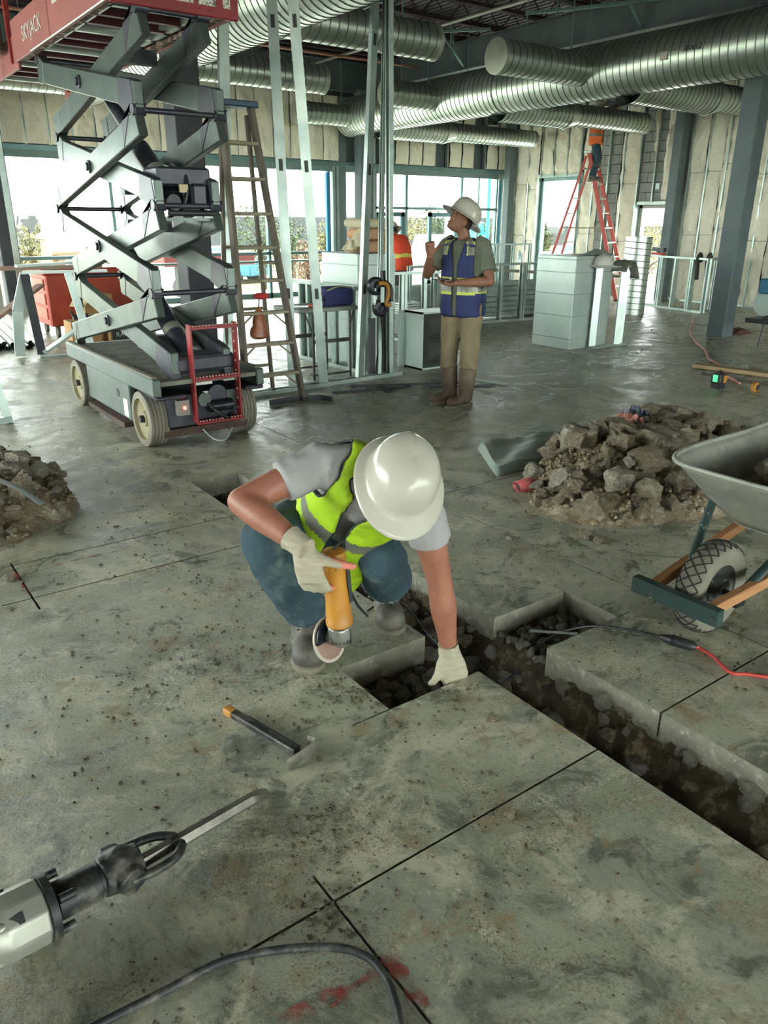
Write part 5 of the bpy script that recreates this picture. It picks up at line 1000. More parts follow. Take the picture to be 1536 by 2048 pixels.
def hand(parent, w, d, n, s, curl, m, name='hand', wr=None, tcurl=.5, m2=None, scale=1., tdir=None):
    """w wrist, d towards the knuckles, n palm side, s towards the thumb; curl = bend per joint"""
    d = Vector(d).normalized(); n = Vector(n); n = (n-d*n.dot(d)).normalized(); s = Vector(s); s = (s-d*s.dot(d)-n*s.dot(n)).normalized(); k_ = scale; mb = MB()
    mb.tube([w-d*.03*k_, w+d*.02*k_, w+d*.055*k_, w+d*.09*k_], [(.03*k_, .022*k_), (.036*k_, .022*k_), (.042*k_, .02*k_), (.04*k_, .016*k_)], 14, up=n)
    for i, (off, ln) in enumerate(((.031, .95), (.0105, 1.05), (-.0105, 1.), (-.031, .8))):
        p = w+d*.082*k_+s*off*k_; pts = [p]; a = curl*.55
        for L_ in (.042, .028, .022):
            q = pts[-1]+(d*math.cos(a)+n*math.sin(a))*L_*ln*k_; pts.append(q); a += curl
        mb.tube(pts, [.0115*k_, .011*k_, .0098*k_, .0085*k_], 10); mb.ball(pts[-1], .0085*k_, 8, 6)
    td = Vector(tdir).normalized() if tdir else (d*.55+s*.8).normalized(); p = w+d*.022*k_+s*.03*k_; pts = [w+d*.01*k_+s*.012*k_, p]; a = 0.
    for L_ in (.04, .034, .024): pts.append(pts[-1]+(td*math.cos(a)+n*math.sin(a)).normalized()*L_*k_); a += tcurl
    mb.tube(pts, [.018*k_, .017*k_, .0135*k_, .0115*k_, .0095*k_], 10); mb.ball(pts[-1], .0095*k_, 8, 6)
    pick = None
    if m2: pick = (lambda c: 1 if (c-w).dot(n) > .02*k_ or ((c-w).dot(n) > .004 and (c-w).dot(s) > .055) else 0)
    return fuse(mb, name, [m, m2] if m2 else m, parent, .0055*k_, 4, pick)
def boot(parent, heel, toe, shaft, m=boot_m, top=.14, sc=1., sr=.0, wd=1.):
    heel, toe = Vector(heel), Vector(toe); d = (toe-heel).normalized(); s = d.cross(V(0, 0, 1)).normalized(); L_ = (toe-heel).length; z = heel.z
    out = [(0, .0), (.0, .025), (.12, .036), (.45, .036), (.7, .05), (.88, .044), (.97, .024), (1.0, 0)]
    out = [(u, v*wd) for u, v in out]; ring_ = [heel+d*(u*L_)+s*v for u, v in out]+[heel+d*(u*L_)-s*v for u, v in out[1:-1][::-1]]
    mb = MB(); n = len(ring_); lay = [(1.02, 0), (1.06, .008), (1.06, .024), (1.0, .028)]; c = heel+d*L_*.5
    vs = [c+(q-c)*k+V(0, 0, h) for k, h in lay for q in ring_]
    mb.add(vs, [tuple(range(n))[::-1], tuple(range(3*n, 4*n))]+[(i*n+j, i*n+(j+1) % n, (i+1)*n+(j+1) % n, (i+1)*n+j) for i in range(3) for j in range(n)])
    sl = mb.build('boot_sole', sole_m, parent, 50); mb = MB(); up0 = V(0, 0, 1)
    mb.tube([heel+d*.03+V(0, 0, .05), heel+d*L_*.35+V(0, 0, .055), heel+d*L_*.62+V(0, 0, .05), heel+d*L_*.82+V(0, 0, .05), heel+d*(L_-.022)+V(0, 0, .045)], [(.038*wd, .035*wd), (.038*wd, .042*wd), (.046*wd, .04*wd), (.05*wd, .04*wd), (.032*wd, .026*wd)], 14, up=up0)
    mb.ball(heel+d*L_*.8+V(0, 0, .052), (.05*wd, .05*wd, .042*wd), 12, 8)
    sh = Vector(shaft); a = heel+d*.06+V(0, 0, .05); mb.tube([a, a.lerp(sh, .35), sh], [(.046+sr*.3, .052+sr*.3), (.046+sr*.7, .052+sr*.7), (.05+sr, .056+sr)], 14); mb.tube([a.lerp(sh, .45 if not sr else .2), heel+d*L_*.62+V(0, 0, .05)], [.042, .035], 12)
    b = fuse(mb, 'boot', m, parent, .008, 5, None, .003, 20)
    for k in range(4):
        q = heel+d*L_*(.5-.03*k)+V(0, 0, .085+.022*k); mb = MB(); mb.tube([q-s*.03, q+V(0, 0, .008)+d*.006, q+s*.03], .003, 5); mb.build('lace', black, b)
    return b
class Torso:
    def __init__(s, spine, S, widths, depths):
        s.sp = [Vector(p) for p in spine]; s.S = Vector(S).normalized(); s.w = widths; s.d = depths
        ax = (s.sp[-1]-s.sp[0]).normalized(); s.nf = None
    def at(s, t):
        n = len(s.sp)-1; x = min(max(t, 0), .9999)*n; i = int(x); f = x-i; P = [s.sp[max(0, i-1)], s.sp[i], s.sp[i+1], s.sp[min(n, i+2)]]
        a, b, c, d = P; c_ = .5*((2*b)+(c-a)*f+(2*a-5*b+4*c-d)*f*f+(3*b-a-3*c+d)*f**3)
        g = lambda q: q[i]*(1-f)+q[i+1]*f
        dr = (s.sp[i+1]-s.sp[i]).normalized(); S = (s.S-dr*s.S.dot(dr)).normalized(); N = dr.cross(S)      # N = out of the back or chest, set by the sign of S
        return c_, S, N, g(s.w), g(s.d)
    def pt(s, t, u, k=1., off=0.):          # u = angle from chest centre
        c, S, N, w_, d_ = s.at(t); cu, su = math.cos(u), math.sin(u); e = .8
        x = math.copysign(abs(su)**e, su)*(w_*k+off); y = math.copysign(abs(cu)**e, cu)*(d_*k+off)
        return c+S*x+N*y
    def tube(s, mb, k=1., n=22, m=18, t0=0, t1=1): mb.grid(lambda u, v: s.pt(t0+(t1-t0)*v, 2*PI*u, k), n, m, True); mb.add([s.pt(t1, 2*PI*i/n, k) for i in range(n)], [tuple(range(n))]); mb.add([s.pt(t0, 2*PI*i/n, k) for i in range(n)], [tuple(range(n))[::-1]])
def vestshell(parent, T, mask, mats, shirt, drop=None, off=.012, pickm=None, name='vest', arms=(), wr=.004, lim0=.125):
    """vest cut out of the shirt surface: mask(t, u) on torso coordinates, arms = (shoulder, elbow) pairs whose sleeves stay bare"""
    org = WORLD[parent.name]; bm = bmesh.new(); bm.from_mesh(shirt.data); smp = [(k/24, T.at(min(k/24, .999))) for k in range(25)]; ctr = [q[1][0] for q in smp]; axs = [q[1][1].cross(q[1][2]) for q in smp]; Lt = sum((T.sp[i+1]-T.sp[i]).length for i in range(len(T.sp)-1)); sgn = 1 if axs[12].dot(T.sp[-1]-T.sp[0]) > 0 else -1; co = {}
    bm.normal_update()
    def segd(p, a, b): q = (b-a); h = max(0, min(1, (p-a).dot(q)/q.length_squared)); return (p-a-q*h).length
    for v in bm.verts:
        p = v.co+org; t, (c, S, N, w_, d_) = smp[min(range(25), key=lambda q: abs((p-ctr[q]).dot(axs[q])))]; t += (p-c).dot(S.cross(N))*sgn/Lt
        e = p-c; x, y = e.dot(S), e.dot(N); u = math.atan2(x/w_, y/d_); bare = abs(x) > .185 or (abs(x) > lim0 and any(segd(p, a, b) < .125 for a, b in arms)); co[v] = (t, u, bare)
    kill = []
    for f in bm.faces:
        q = [co[v] for v in f.verts]; t = sum(a[0] for a in q)/len(q); u = q[0][1] if max(a[1] for a in q)-min(a[1] for a in q) > 2 else sum(a[1] for a in q)/len(q)
        if any(a[2] for a in q) or not mask(t, u): kill.append(f)
        else: f.material_index = pickm(t, u) if pickm else 0
    for v in bm.verts:
        t, u, b = co[v]; v.co = v.co+v.normal*(off+wr*noise.noise((v.co)*16))
        if drop: v.co += drop(t, u)
    bmesh.ops.delete(bm, geom=kill, context='FACES'); bmesh.ops.delete(bm, geom=[v for v in bm.verts if not v.link_faces], context='VERTS')
    for it in range(14):
        new = {}
        for v in bm.verts:
            nb = [e.other_vert(v).co for e in v.link_edges if e.is_boundary]
            if len(nb) == 2: new[v] = v.co*.4+(nb[0]+nb[1])*.3
        for v, c in new.items(): v.co = c
    tr = [(e.verts[0].co.copy(), e.verts[1].co.copy()) for e in bm.edges if e.is_boundary]
    me = bpy.data.meshes.new(name); bm.to_mesh(me); bm.free()
    for m in mats: me.materials.append(m)
    me.polygons.foreach_set('use_smooth', [True]*len(me.polygons)); o = bpy.data.objects.new(name, me); COL.objects.link(o); o.parent = parent; WORLD[o.name] = org
    s_ = o.modifiers.new('s', 'SOLIDIFY'); s_.thickness = .005; s_.offset = 1
    e = MB()
    for a, b in tr: e.tube([a+org, b+org], .0055, 5)
    e.build('vest_binding', bind, o, 60); return o
def head(mb, c, up, fwd, sc=1.):
    r, f, u = basis(up, fwd); M = Matrix((r, f, u)).transposed()
    mb.ball(c+u*.02*sc, (.077*sc, .095*sc, .105*sc), 18, 12, M); mb.ball(c+f*.03*sc-u*.055*sc, (.055*sc, .06*sc, .055*sc), 14, 9, M); mb.ball(c+f*.078*sc-u*.09*sc, (.024*sc, .02*sc, .02*sc), 10, 7, M)
    mb.tube([c+f*.09*sc+u*.015*sc, c+f*.112*sc-u*.028*sc], [.01*sc, .016*sc], 8); mb.ball(c+f*.095*sc+u*.035*sc, (.05*sc, .014*sc, .012*sc), 10, 6, M); mb.ball(c+f*.09*sc-u*.062*sc, (.024*sc, .012*sc, .012*sc), 10, 6, M)
    for s in (-1, 1): mb.ball(c+r*s*.08*sc-u*.005*sc-f*.01*sc, (.012*sc, .022*sc, .034*sc), 8, 7, M)
def face(parent, c, up, fwd, sc=1.):
    r, f, u = basis(up, fwd); M = Matrix((r, f, u)).transposed()
    for s in (-1, 1): MB().ball(c+r*s*.032*sc+f*.087*sc+u*.018*sc, (.012*sc, .008*sc, .008*sc), 8, 6, M).build('eye', mat('eye', rgb(60, 50, 46), .3), parent, 180)
    MB().ball(c+f*.1*sc-u*.062*sc, (.022*sc, .006*sc, .004*sc), 8, 6, M).build('mouth', mat('lips', rgb(120, 74, 64), .6), parent, 180)
    mb = MB(); mb.grid(lambda a, b: c+M @ V(.083*sc*math.sin(PI*.55*b)*math.sin(PI*(.55+.9*a)), .101*sc*math.sin(PI*.55*b)*math.cos(PI*(.55+.9*a)), .012*sc+.112*sc*math.cos(PI*.62*b)), 16, 9); mb.build('hair', hair_m, parent, 180)
def limb(mb, a, b, ra, rb, bulge=0., n=14, at=.35):
    a, b = Vector(a), Vector(b); m = a.lerp(b, at); mb.tube([a, m, b], [ra, (ra*(1-at)+rb*at)+bulge, rb], n); mb.ball(a, ra, 12, 8); mb.ball(b, rb, 12, 8)
# ------------------------------------------------------------------ crouching worker with the grinder
CM = thing('person', (1.5, 2.3, 0), 'crouching worker in lime vest, jeans and white hard hat holding an angle grinder', 'person')
shR, elR, wrR = hd(640, 930, 2.52), hd(482, 1003, 2.42), hd(606, 1094, 2.30)
shL, elL, wrL = hd(850, 1035, 2.5), hd(880, 1165, 2.62), hd(898, 1300, 2.745)
neck = (shR+shL)*.5+V(-.0, -.01, .03); pelvis = V(1.52, 2.42, .47)
S_ = (shL-shR); chest = pelvis.lerp(neck, .62)+V(.02, .0, .03)
T = Torso([pelvis, pelvis.lerp(chest, .5)+V(.01, .0, .02), chest, neck-(neck-chest)*.12, neck], -S_, [.165, .165, .185, .175, .085], [.125, .12, .125, .105, .07])
hr_, hf_, hu_ = -CR, -CU*.92-CF*.1+CR*.16, None
HUP = (-CF*.80+CU*.42+CR*.26).normalized(); HC = hd(812, 944, 2.38)
mb = MB(); T.tube(mb, .86)
limb(mb, shR, elR, .055, .046, .004); limb(mb, elR, wrR, .046, .03, .008); limb(mb, shL, elL, .055, .044, .004); limb(mb, elL, wrL, .044, .029, .01)
mb.tube([neck, neck.lerp(HC, .5), HC-HUP*.05], [.058, .056, .06], 14); head(mb, HC-HUP*.06, HUP, -CU*.9-CF*.2+CR*.1)
fuse(mb, 'body', skin, CM, .011, 6); face(CM, HC-HUP*.06, HUP, -CU*.9-CF*.2+CR*.1); hardhat(CM, HC-HUP*.055, HUP, -CU-CR*.12, .042, .97)
mb = MB(); T.tube(mb, 1.0)
for a, b, f in ((shR, elR, .5), (shL, elL, .36)):
    e = a.lerp(b, f); mb.tube([a.lerp(neck, .3), a, a.lerp(b, f*.5), e], [.085, .078, .072, .071], 16); mb.ball(a, .078, 12, 8)
TS = fuse(mb, 'tee_shirt', tee, CM, .011, 5, None, .006, 18)
def mk(t, u):
    au = abs(u)
    if au < .12+.5*max(0, t-.5): return False                      # open front
    return .02 < t < .985
def dropf(t, u):
    k = max(0, math.cos(u*.9))**1.2; return V(0, 0, -1)*(.26*k*max(0, .58-t))+T.at(.5)[2]*(.12*k*max(0, .58-t))-CR*.1*k*max(0, .5-t)*(1 if u > 0 else -1)
vestshell(CM, T, mk, [lime, silver], TS, dropf, .012, lambda t, u: 1 if .36 < t < .44 else 0, arms=((shR, elR), (shL, elL)))
hipR, hipL = pelvis+V(-.10, .03, -.02), pelvis+V(.1, -.02, -.03)
knR, anR = hd(528, 1082, 2.74), V(1.315, 2.30, .15); knL, anL = hd(765, 1118, 2.84), V(1.72, 2.34, .15)
mb = MB(); mb.ball(pelvis+V(0, .02, -.02), (.18, .16, .15), 14, 10); limb(mb, hipR, knR, .115, .088, .01); mb.tube([knR, knR.lerp(anR, .35)+V(-.01, .01, 0), knR.lerp(anR, .7), anR], [.088, .092, .088, .085], 16)
limb(mb, hipL, knL, .11, .085, .008); mb.tube([knL, knL.lerp(anL, .45), knL.lerp(anL, .82)], [.088, .098, .104], 16)
jn = fuse(mb, 'jeans', denim, CM, .012, 5, None, .014, 11)
mb = MB(); e = knL.lerp(anL, .80); dd = (anL-knL).normalized(); a_, b_ = frame(dd)
for k in range(70):
    t_ = random.uniform(0, 6.28); q = e+(a_*math.cos(t_)+b_*math.sin(t_))*.1; mb.tube([q, q+dd*random.uniform(.01, .03)+V(random.gauss(0, .006), random.gauss(0, .006), 0)], [.0018, .0006], 4)
mb.build('frayed_hem', mat('frayed thread', rgb(150, 168, 166), .9), jn)['kind'] = 'stuff'
toR, toL = hz(622, 1349), hz(785, 1272)
boot(CM, toR+V(.115, .265, 0), toR+V(-.0, -.0, 0), anR+V(0, .02, .06), wd=1.25); boot(CM, toL+V(.14, .255, 0), toL, anL+V(0, .02, .05), wd=1.25)
# gloved hand closed on the grinder
G0, G1 = hd(668, 1116, 2.37), hd(678, 1232, 2.45); ga = (G1-G0).normalized(); gr, gf = frame(ga, -CF)
GR = thing('angle_grinder', G1, 'yellow angle grinder hanging in the gloved hand of the crouching worker', 'grinder')
hd_ = (hd(628, 1180, 2.345)-wrR).normalized(); hand(CM, wrR+hd_*.01, hd_, (CF*.9+CR*.4), CR*.9+CU*.2-CF*.3, .8, glove_m, 'glove', tcurl=.2, m2=coat_m, scale=1.2, tdir=CR*.95-CU*.3-CF*.14)
d = (wrR-elR).normalized(); MB().tube([wrR-d*.055, wrR-d*.04, wrR+d*.015], [.041, .037, .036], 16).build('glove_cuff', glove_m, CM, 60)
mb = MB(); L_ = (G1-G0).length; mb.lathe(G0-ga*.03, ga, [(.02, 0), (.036, .006), (.039, .03), (.035, .06), (.034, L_*.55), (.038, L_*.8), (.041, L_), (.041, L_+.035), (.044, L_+.04), (.044, L_+.055), (.03, L_+.058)], 24); gb = mb.build('motor_body', yl, GR, 40)
for k in range(7):
    t_ = k/7*2*PI; q = G0+ga*.0; MB().bar(q+(gr*math.cos(t_)+gf*math.sin(t_))*.037, q+ga*.03+(gr*math.cos(t_)+gf*math.sin(t_))*.036, .006, .004).build('vent_rib', mat('dark amber', rgb(150, 104, 34), .5), gb)
MB().bar(G0.lerp(G1, .15)-gr*.036-CF*.0, G0.lerp(G1, .75)-gr*.038, .012, .02).build('paddle_switch', black, GR)
hc = G1+ga*.075; gd = (-CR*.74-CU*.1+CF*.6).normalized()
mb = MB(); mb.tube([G1+ga*.03, hc, hc+ga*.035], [.041, .04, .022], 18); mb.tube([hc, hc+gd*.045], [.034, .03], 16); gh = fuse(mb, 'gear_head', mat('cast alloy', rgb(150, 150, 142), .4, .6, rgb(120, 120, 112), 14), GR, .006, 4)
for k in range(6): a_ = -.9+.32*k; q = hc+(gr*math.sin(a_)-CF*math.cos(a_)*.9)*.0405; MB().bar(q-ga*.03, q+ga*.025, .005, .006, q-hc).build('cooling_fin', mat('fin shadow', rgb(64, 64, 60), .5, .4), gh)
dc = hc+gd*.05+ga*.012; mb = MB(); mb.lathe(dc, gd, [(.012, 0), (.074, .0), (.076, .0015), (.074, .003), (.012, .003)], 40); dk_ = mb.build('cutting_disc', mat('cutting disc', rgb(150, 120, 104), .6, .2, rgb(130, 104, 92), 10), GR, 40)
mb = MB(); mb.lathe(dc-gd*.0006, gd, [(.066, 0), (.0765, 0), (.0765, .0042), (.066, .0042)], 40, True); mb.build('disc_rim', mat('disc rim', rgb(176, 170, 156), .5, .3), dk_, 40)
MB().cyl(dc-gd*.002, dc+gd*.012, .014, 12).build('lock_nut', black, GR, 40)
gu = (ga-gd*ga.dot(gd)).normalized(); gv = gd.cross(gu); mb = MB(); rr_ = .07; vs = []
for k in range(17):
    a_ = PI*.55+k/16*PI*1.0; e_ = (gu*math.cos(a_)+gv*math.sin(a_)); vs += [dc-gd*.012+e_*.02, dc-gd*.012+e_*rr_, dc+gd*.012+e_*rr_]
mb.add(vs, [(3*i, 3*i+3, 3*i+4, 3*i+1) for i in range(16)]+[(3*i+1, 3*i+4, 3*i+5, 3*i+2) for i in range(16)]); o = mb.build('disc_guard', blackm, GR, 30); s_ = o.modifiers.new('s', 'SOLIDIFY'); s_.thickness = .003
MB().tube(path([G0-ga*.03, G0-ga*.05+CR*.03+CF*.05, hd(690, 1150, 2.5), hd(712, 1205, 2.75), hd(735, 1232, 2.95)], 8), .005, 7).build('power_lead', black, GR, 60)
# hand pressed on the edge of the opening
hand(CM, wrL+(wrL-elL).normalized()*.015, (hd(915, 1362, 2.80)-wrL), CF*.8-CR*.2+CU*.2, -CR*.8-CF*.1, 1.15, glove_m, 'glove', tcurl=.4, scale=1.22, tdir=-CU*.9-CR*.25+CF*.25)
d = (wrL-elL).normalized(); MB().tube([wrL-d*.03, wrL-d*.02, wrL-d*.01, wrL, wrL+d*.012, wrL+d*.03], [.038, .035, .037, .034, .036, .034], 18).build('glove_cuff', glove_m, CM, 60)
# ------------------------------------------------------------------ standing workers
def standing(name, label, P, yaw, h=1.74, pose=None, shirt=olive, pants=None, vestm=None, vestp=None, hat=True, look=None, sk=skin2, bootm=boot_m, vox=.012, tall_boot=False):
    """P = ground point, yaw = facing angle; joint positions as (right, forward, up) in body space scaled to h/1.74"""
    f = V(math.cos(yaw), math.sin(yaw), 0); r = f.cross(V(0, 0, 1)); k = h/1.74; P = Vector(P)
    def B(a): return P+r*a[0]*k+f*a[1]*k+V(0, 0, a[2]*k)
    J = dict(pel=(0, 0, .95), chest=(0, .01, 1.25), neck=(0, .01, 1.47), head=(0, .03, 1.60), hipR=(.09, 0, .92), hipL=(-.09, 0, .92), knR=(.11, .03, .5), knL=(-.11, .03, .5), anR=(.12, 0, .1), anL=(-.12, 0, .1), toR=(.14, .2, 0), toL=(-.14, .2, 0), shR=(.19, 0, 1.42), shL=(-.19, 0, 1.42), elR=(.25, .02, 1.14), elL=(-.25, .02, 1.14), wrR=(.24, .12, .92), wrL=(-.24, .12, .92), dR=(0, .3, -1), dL=(0, .3, -1), nR=(-1, 0, 0), nL=(1, 0, 0), sR=(0, 1, 0), sL=(0, 1, 0), curl=.5)
    J.update(pose or {}); Q = {a: B(b) for a, b in J.items() if isinstance(b, tuple) and a not in ('dR', 'dL', 'nR', 'nL', 'sR', 'sL')}
    vec = lambda a: r*a[0]+f*a[1]+V(0, 0, a[2])
    t = thing(name, P, label, 'person'); fw = vec(look or (0, 1, 0)); up = (V(0, 0, 1)-fw*fw.normalized().z*.9)
    lo_ = Q['pel']-V(0, 0, .12*k); T = Torso([lo_, lo_.lerp(Q['chest'], .5), Q['chest'], Q['chest'].lerp(Q['neck'], .75), Q['neck']], (Q['shR']-Q['shL']), [.192*k, .188*k, .2*k, .185*k, .07*k], [.145*k, .145*k, .14*k, .106*k, .065*k])
    if T.at(.5)[2].dot(f) < 0: T.S = -T.S
    mb = MB(); T.tube(mb, .85)
    for s in 'RL': limb(mb, Q['sh'+s], Q['el'+s], .052*k, .043*k, .004); limb(mb, Q['el'+s], Q['wr'+s], .043*k, .029*k, .008)
    hc = Q['head']; mb.tube([Q['neck'], hc], [.056*k, .055*k], 12); head(mb, hc, up, fw, k); bd_ = fuse(mb, 'body', sk, t, vox, 4); face(t, hc, up, fw, k)
    for s in 'RL': hand(t, Q['wr'+s], vec(J['d'+s]), vec(J['n'+s]), vec(J['s'+s]), J['curl'] if not isinstance(J['curl'], dict) else J['curl'][s], sk, 'hand', scale=k)
    mb = MB(); T.tube(mb, 1.0)
    for s in 'RL': a, b = Q['sh'+s], Q['el'+s]; mb.tube([a.lerp(Q['neck'], .35), a, a.lerp(b, .45), a.lerp(b, .72)], [.078*k, .068*k, .07*k, .078*k], 14); mb.ball(a, .068*k, 10, 7)
    TS = fuse(mb, 'tee_shirt', shirt, t, vox, 4, None, .006, 18)
    mb = MB(); mb.ball(Q['pel']-V(0, 0, .03), (.12*k, .12*k, .13*k), 12, 8)
    for s in 'RL':
        limb(mb, Q['hip'+s], Q['kn'+s], .108*k, .086*k, .006); e = .6 if tall_boot else .95; mb.tube([Q['kn'+s], Q['kn'+s].lerp(Q['an'+s], e*.5), Q['kn'+s].lerp(Q['an'+s], e)], [.08*k, .078*k, (.066 if tall_boot else .08)*k], 14)
    fuse(mb, 'trousers', pants, t, vox, 4, None, .014, 12)
    for s in 'RL':
        d = (Q['to'+s]-Q['an'+s]); d.z = 0; d.normalize(); boot(t, Q['to'+s]-d*.29*k, Q['to'+s], Q['an'+s]+V(0, 0, (.25 if tall_boot else .06)), bootm, sr=.03 if tall_boot else 0.)
    if vestm: vestshell(t, T, vestp[0], vestp[2], TS, None, .012, vestp[1], arms=((Q['shR'], Q['elR']), (Q['shL'], Q['elL'])), lim0=.15)
    if hat: hardhat(t, hc+up.normalized()*.045*k, up, fw, .05, k*1.0)
    return t, Q, T
navy = mat('navy hi vis vest', rgb(44, 56, 104), .8, 0, rgb(34, 44, 84), 8, 4, .5, .2, 20); ylw = mat('yellow tape edge', rgb(196, 204, 90), .6); khaki = mat('khaki work trousers', rgb(138, 126, 98), .9, 0, rgb(112, 102, 80), 5, 6, .5, .4, 24, .012)
brn = mat('muddy brown boot', rgb(78, 62, 48), .6, 0, rgb(118, 106, 88), 7, 6, .52, .3, 30)
fa = hz(895, 805); fb = hz(935, 815); c_ = (fa+fb)*.5; face_ = math.atan2(-(CR.y*.42+CF.y*.62), -(CR.x*.42+CF.x*.62))
def mk2(t, u): return abs(u) >= .12+.95*max(0, t-.5) and t < .985
def pk2(t, u):
    if .25 < t < .37: return 1
    if .225 < t <= .25 or .37 <= t < .395: return 2
    if .62 < t and .5 < abs(u) < .95 and not .74 < t < .77: return 1 if .56 < abs(u) < .87 else 2
    return 0
SM, SQ, ST = standing('person', 'standing worker in navy vest, khaki trousers and white hard hat looking up', V(hz(935, 812).x, hz(935, 812).y+.12, 0), face_, 1.705,
    dict(elR=(.30, .14, 1.17), wrR=(.15, .33, 1.35), dR=(-.1, .35, 1), nR=(-.4, .5, 0), sR=(-1, .3, 0), elL=(-.30, .06, 1.13), wrL=(-.08, .27, 1.12), dL=(.95, .3, -.05), nL=(0, .2, 1), sL=(.1, .9, .3), curl={'R': 1.1, 'L': .5}, toR=(.2, .2, 0), anR=(.11, .03, .1), toL=(-.02, .26, 0), anL=(-.1, .03, .1), head=(.03, .03, 1.615)), olive, khaki, navy, (mk2, pk2, [navy, silver, ylw]), True, (.55, .7, .62), skin2, brn, tall_boot=True)
# phone in his hand, reflective patch, earpiece
q = SQ['wrL']; f_ = V(math.cos(face_), math.sin(face_), 0); r_ = f_.cross(V(0, 0, 1)); p = q+r_*.12+f_*.05+V(0, 0, .03)
t = thing('mobile_phone', p, 'black phone held in the hand of the standing worker', 'phone'); mb = MB(); M_ = Matrix((r_, f_, V(0, 0, 1))).transposed().to_4x4(); M_.translation = p
mb.box((-.07, -.036, -.005), (.07, .036, .005), M_); bevel(mb.build('phone_case', black, t), .003); mb = MB(); mb.box((-.066, -.033, .005), (.066, .033, .0058), M_); mb.build('screen', mat('dark screen', rgb(30, 36, 40), .1), t)
# worker in the orange vest beyond the low wall
orange = mat('orange hi vis vest', rgb(226, 84, 50), .8, 0, rgb(206, 66, 40), 8)
def pk3(t, u): return 1 if (.25 < t < .33 or (.55 < t and .5 < abs(u) < .72)) else 0
p = hd(805, 540, 13.2); OM, OQ, OT = standing('person', 'worker in orange vest and white hard hat bending beyond the low stud wall', V(p.x, p.y, 0), face_-1.9, 1.66, dict(chest=(0, .1, 1.22), neck=(0, .22, 1.40), head=(0, .31, 1.47), shR=(.18, .17, 1.36), shL=(-.18, .17, 1.36), elR=(.22, .25, 1.08), wrR=(.1, .45, 1.0), elL=(-.22, .25, 1.08), wrL=(-.1, .45, 1.0), dR=(-.2, 1, 0), dL=(.2, 1, 0)), mat('tan shirt', rgb(150, 130, 104), .9), mat('dark work trousers', rgb(60, 62, 66), .9), orange, (mk2, pk3, [orange, mat('yellow stripe', rgb(206, 200, 90), .6)]), True, (0, .8, -.6), skin2, boot_m, .016)
# worker on the red stepladder
limeo = mat('lime and orange vest', rgb(196, 206, 70), .8); p = V(13.95, 11.68, 2.40)
def pk4(t, u): return 2 if .2 < t < .27 else (1 if t < .4 else 0)
LM, LQ, LT = standing('person', 'worker in lime and orange vest standing high on the red stepladder', p, math.radians(-60), 1.5, dict(toR=(.1, .2, 0), toL=(-.12, .2, 0), knR=(.1, .12, .5), hipR=(.09, .0, .92), elR=(.24, .2, 1.3), wrR=(.16, .36, 1.5), elL=(-.24, .2, 1.3), wrL=(-.16, .36, 1.5), dR=(0, .3, 1), dL=(0, .3, 1)), mat('grey tee far', rgb(120, 124, 120), .9), denim, limeo, (mk2, pk4, [limeo, mat('orange band', rgb(226, 110, 50), .7), silver]), True, (0, 1, .1), skin2, boot_m, .016)
# ================================================================== rubble piles
def pile(name, label, outline, peak, n, sizes, seed, zf):
    """outline = ground polygon centre/radii function; zf(x, y) = surface height"""
    R = random.Random(seed); random.seed(seed); t = thing(name, (peak[0], peak[1], 0), label, 'rubble'); x0, x1, y0, y1 = outline
    nu, nv = 46, 46; mb = MB()
    def P(u, v):
        x, y = x0+(x1-x0)*u, y0+(y1-y0)*v; z = zf(x, y); return V(x, y, (z*.72+.03*fbm((x, y, seed), 7)*min(1, z*8)+.02*fbm((x, y, 5), 25) if z > 0 else -.004))
    mb.grid(P, nu, nv); m = mb.mesh('soil_mound', clodm, 180, WORLD[t.name])
    bm = bmesh.new(); bm.from_mesh(m); bmesh.ops.delete(bm, geom=[f for f in bm.faces if all(v.co.z < .001 for v in f.verts)], context='FACES'); bm.to_mesh(m); bm.free()
    o = bpy.data.objects.new('soil_mound', m); COL.objects.link(o); o.parent = t; k = 0; tries = 0
    while k < n and tries < n*30:
        tries += 1; x, y = R.uniform(x0, x1), R.uniform(y0, y1); z = zf(x, y)
        if z < -.01: continue
        r = sizes[0]*(sizes[1]/sizes[0])**(R.random()**2.0); rock('clod', PALE if R.random() < .3 else CLODS, (x, y, max(z, 0)*.86+r*.3), r, t); k += 1
    small = MB()
    for q in range(int(n*7)):
        x, y = R.uniform(x0, x1), R.uniform(y0, y1); z = zf(x, y)
        if z < -.01: continue
        r = R.uniform(.006, .022); small.ball((x, y, max(z, 0)*.76+.03*fbm((x, y, seed), 7)*min(1, max(z, 0)*8)+r*.4), (r*R.uniform(.7, 1.3), r*R.uniform(.7, 1.3), r*R.uniform(.5, 1)), 5, 3)
    small.build('crumbled_earth', clodm, t)['kind'] = 'stuff'
    return t
def zr(x, y):
    # ridge running from (3.5, 2.9) to (4.9, 3.3)
    best = -1
    for cx, cy, rx, ry, h in ((4.05, 2.95, .62, .52, .36), (4.75, 3.05, .6, .5, .33), (3.65, 2.75, .45, .42, .2), (4.1, 2.5, .5, .35, .16), (5.2, 3.0, .5, .4, .22)):
        d = ((x-cx)/rx)**2+((y-cy)/ry)**2
        if d < 1: best = max(best, h*(1-d)**.8)
    return best if best > 0 else -.02*(1 if best < 0 else 0)
pile('rubble_pile', 'large heap of brown earth clods beside the wheelbarrow', (3.1, 5.75, 2.05, 3.6), (4.2, 2.9), 300, (.022, .12), 11, zr)
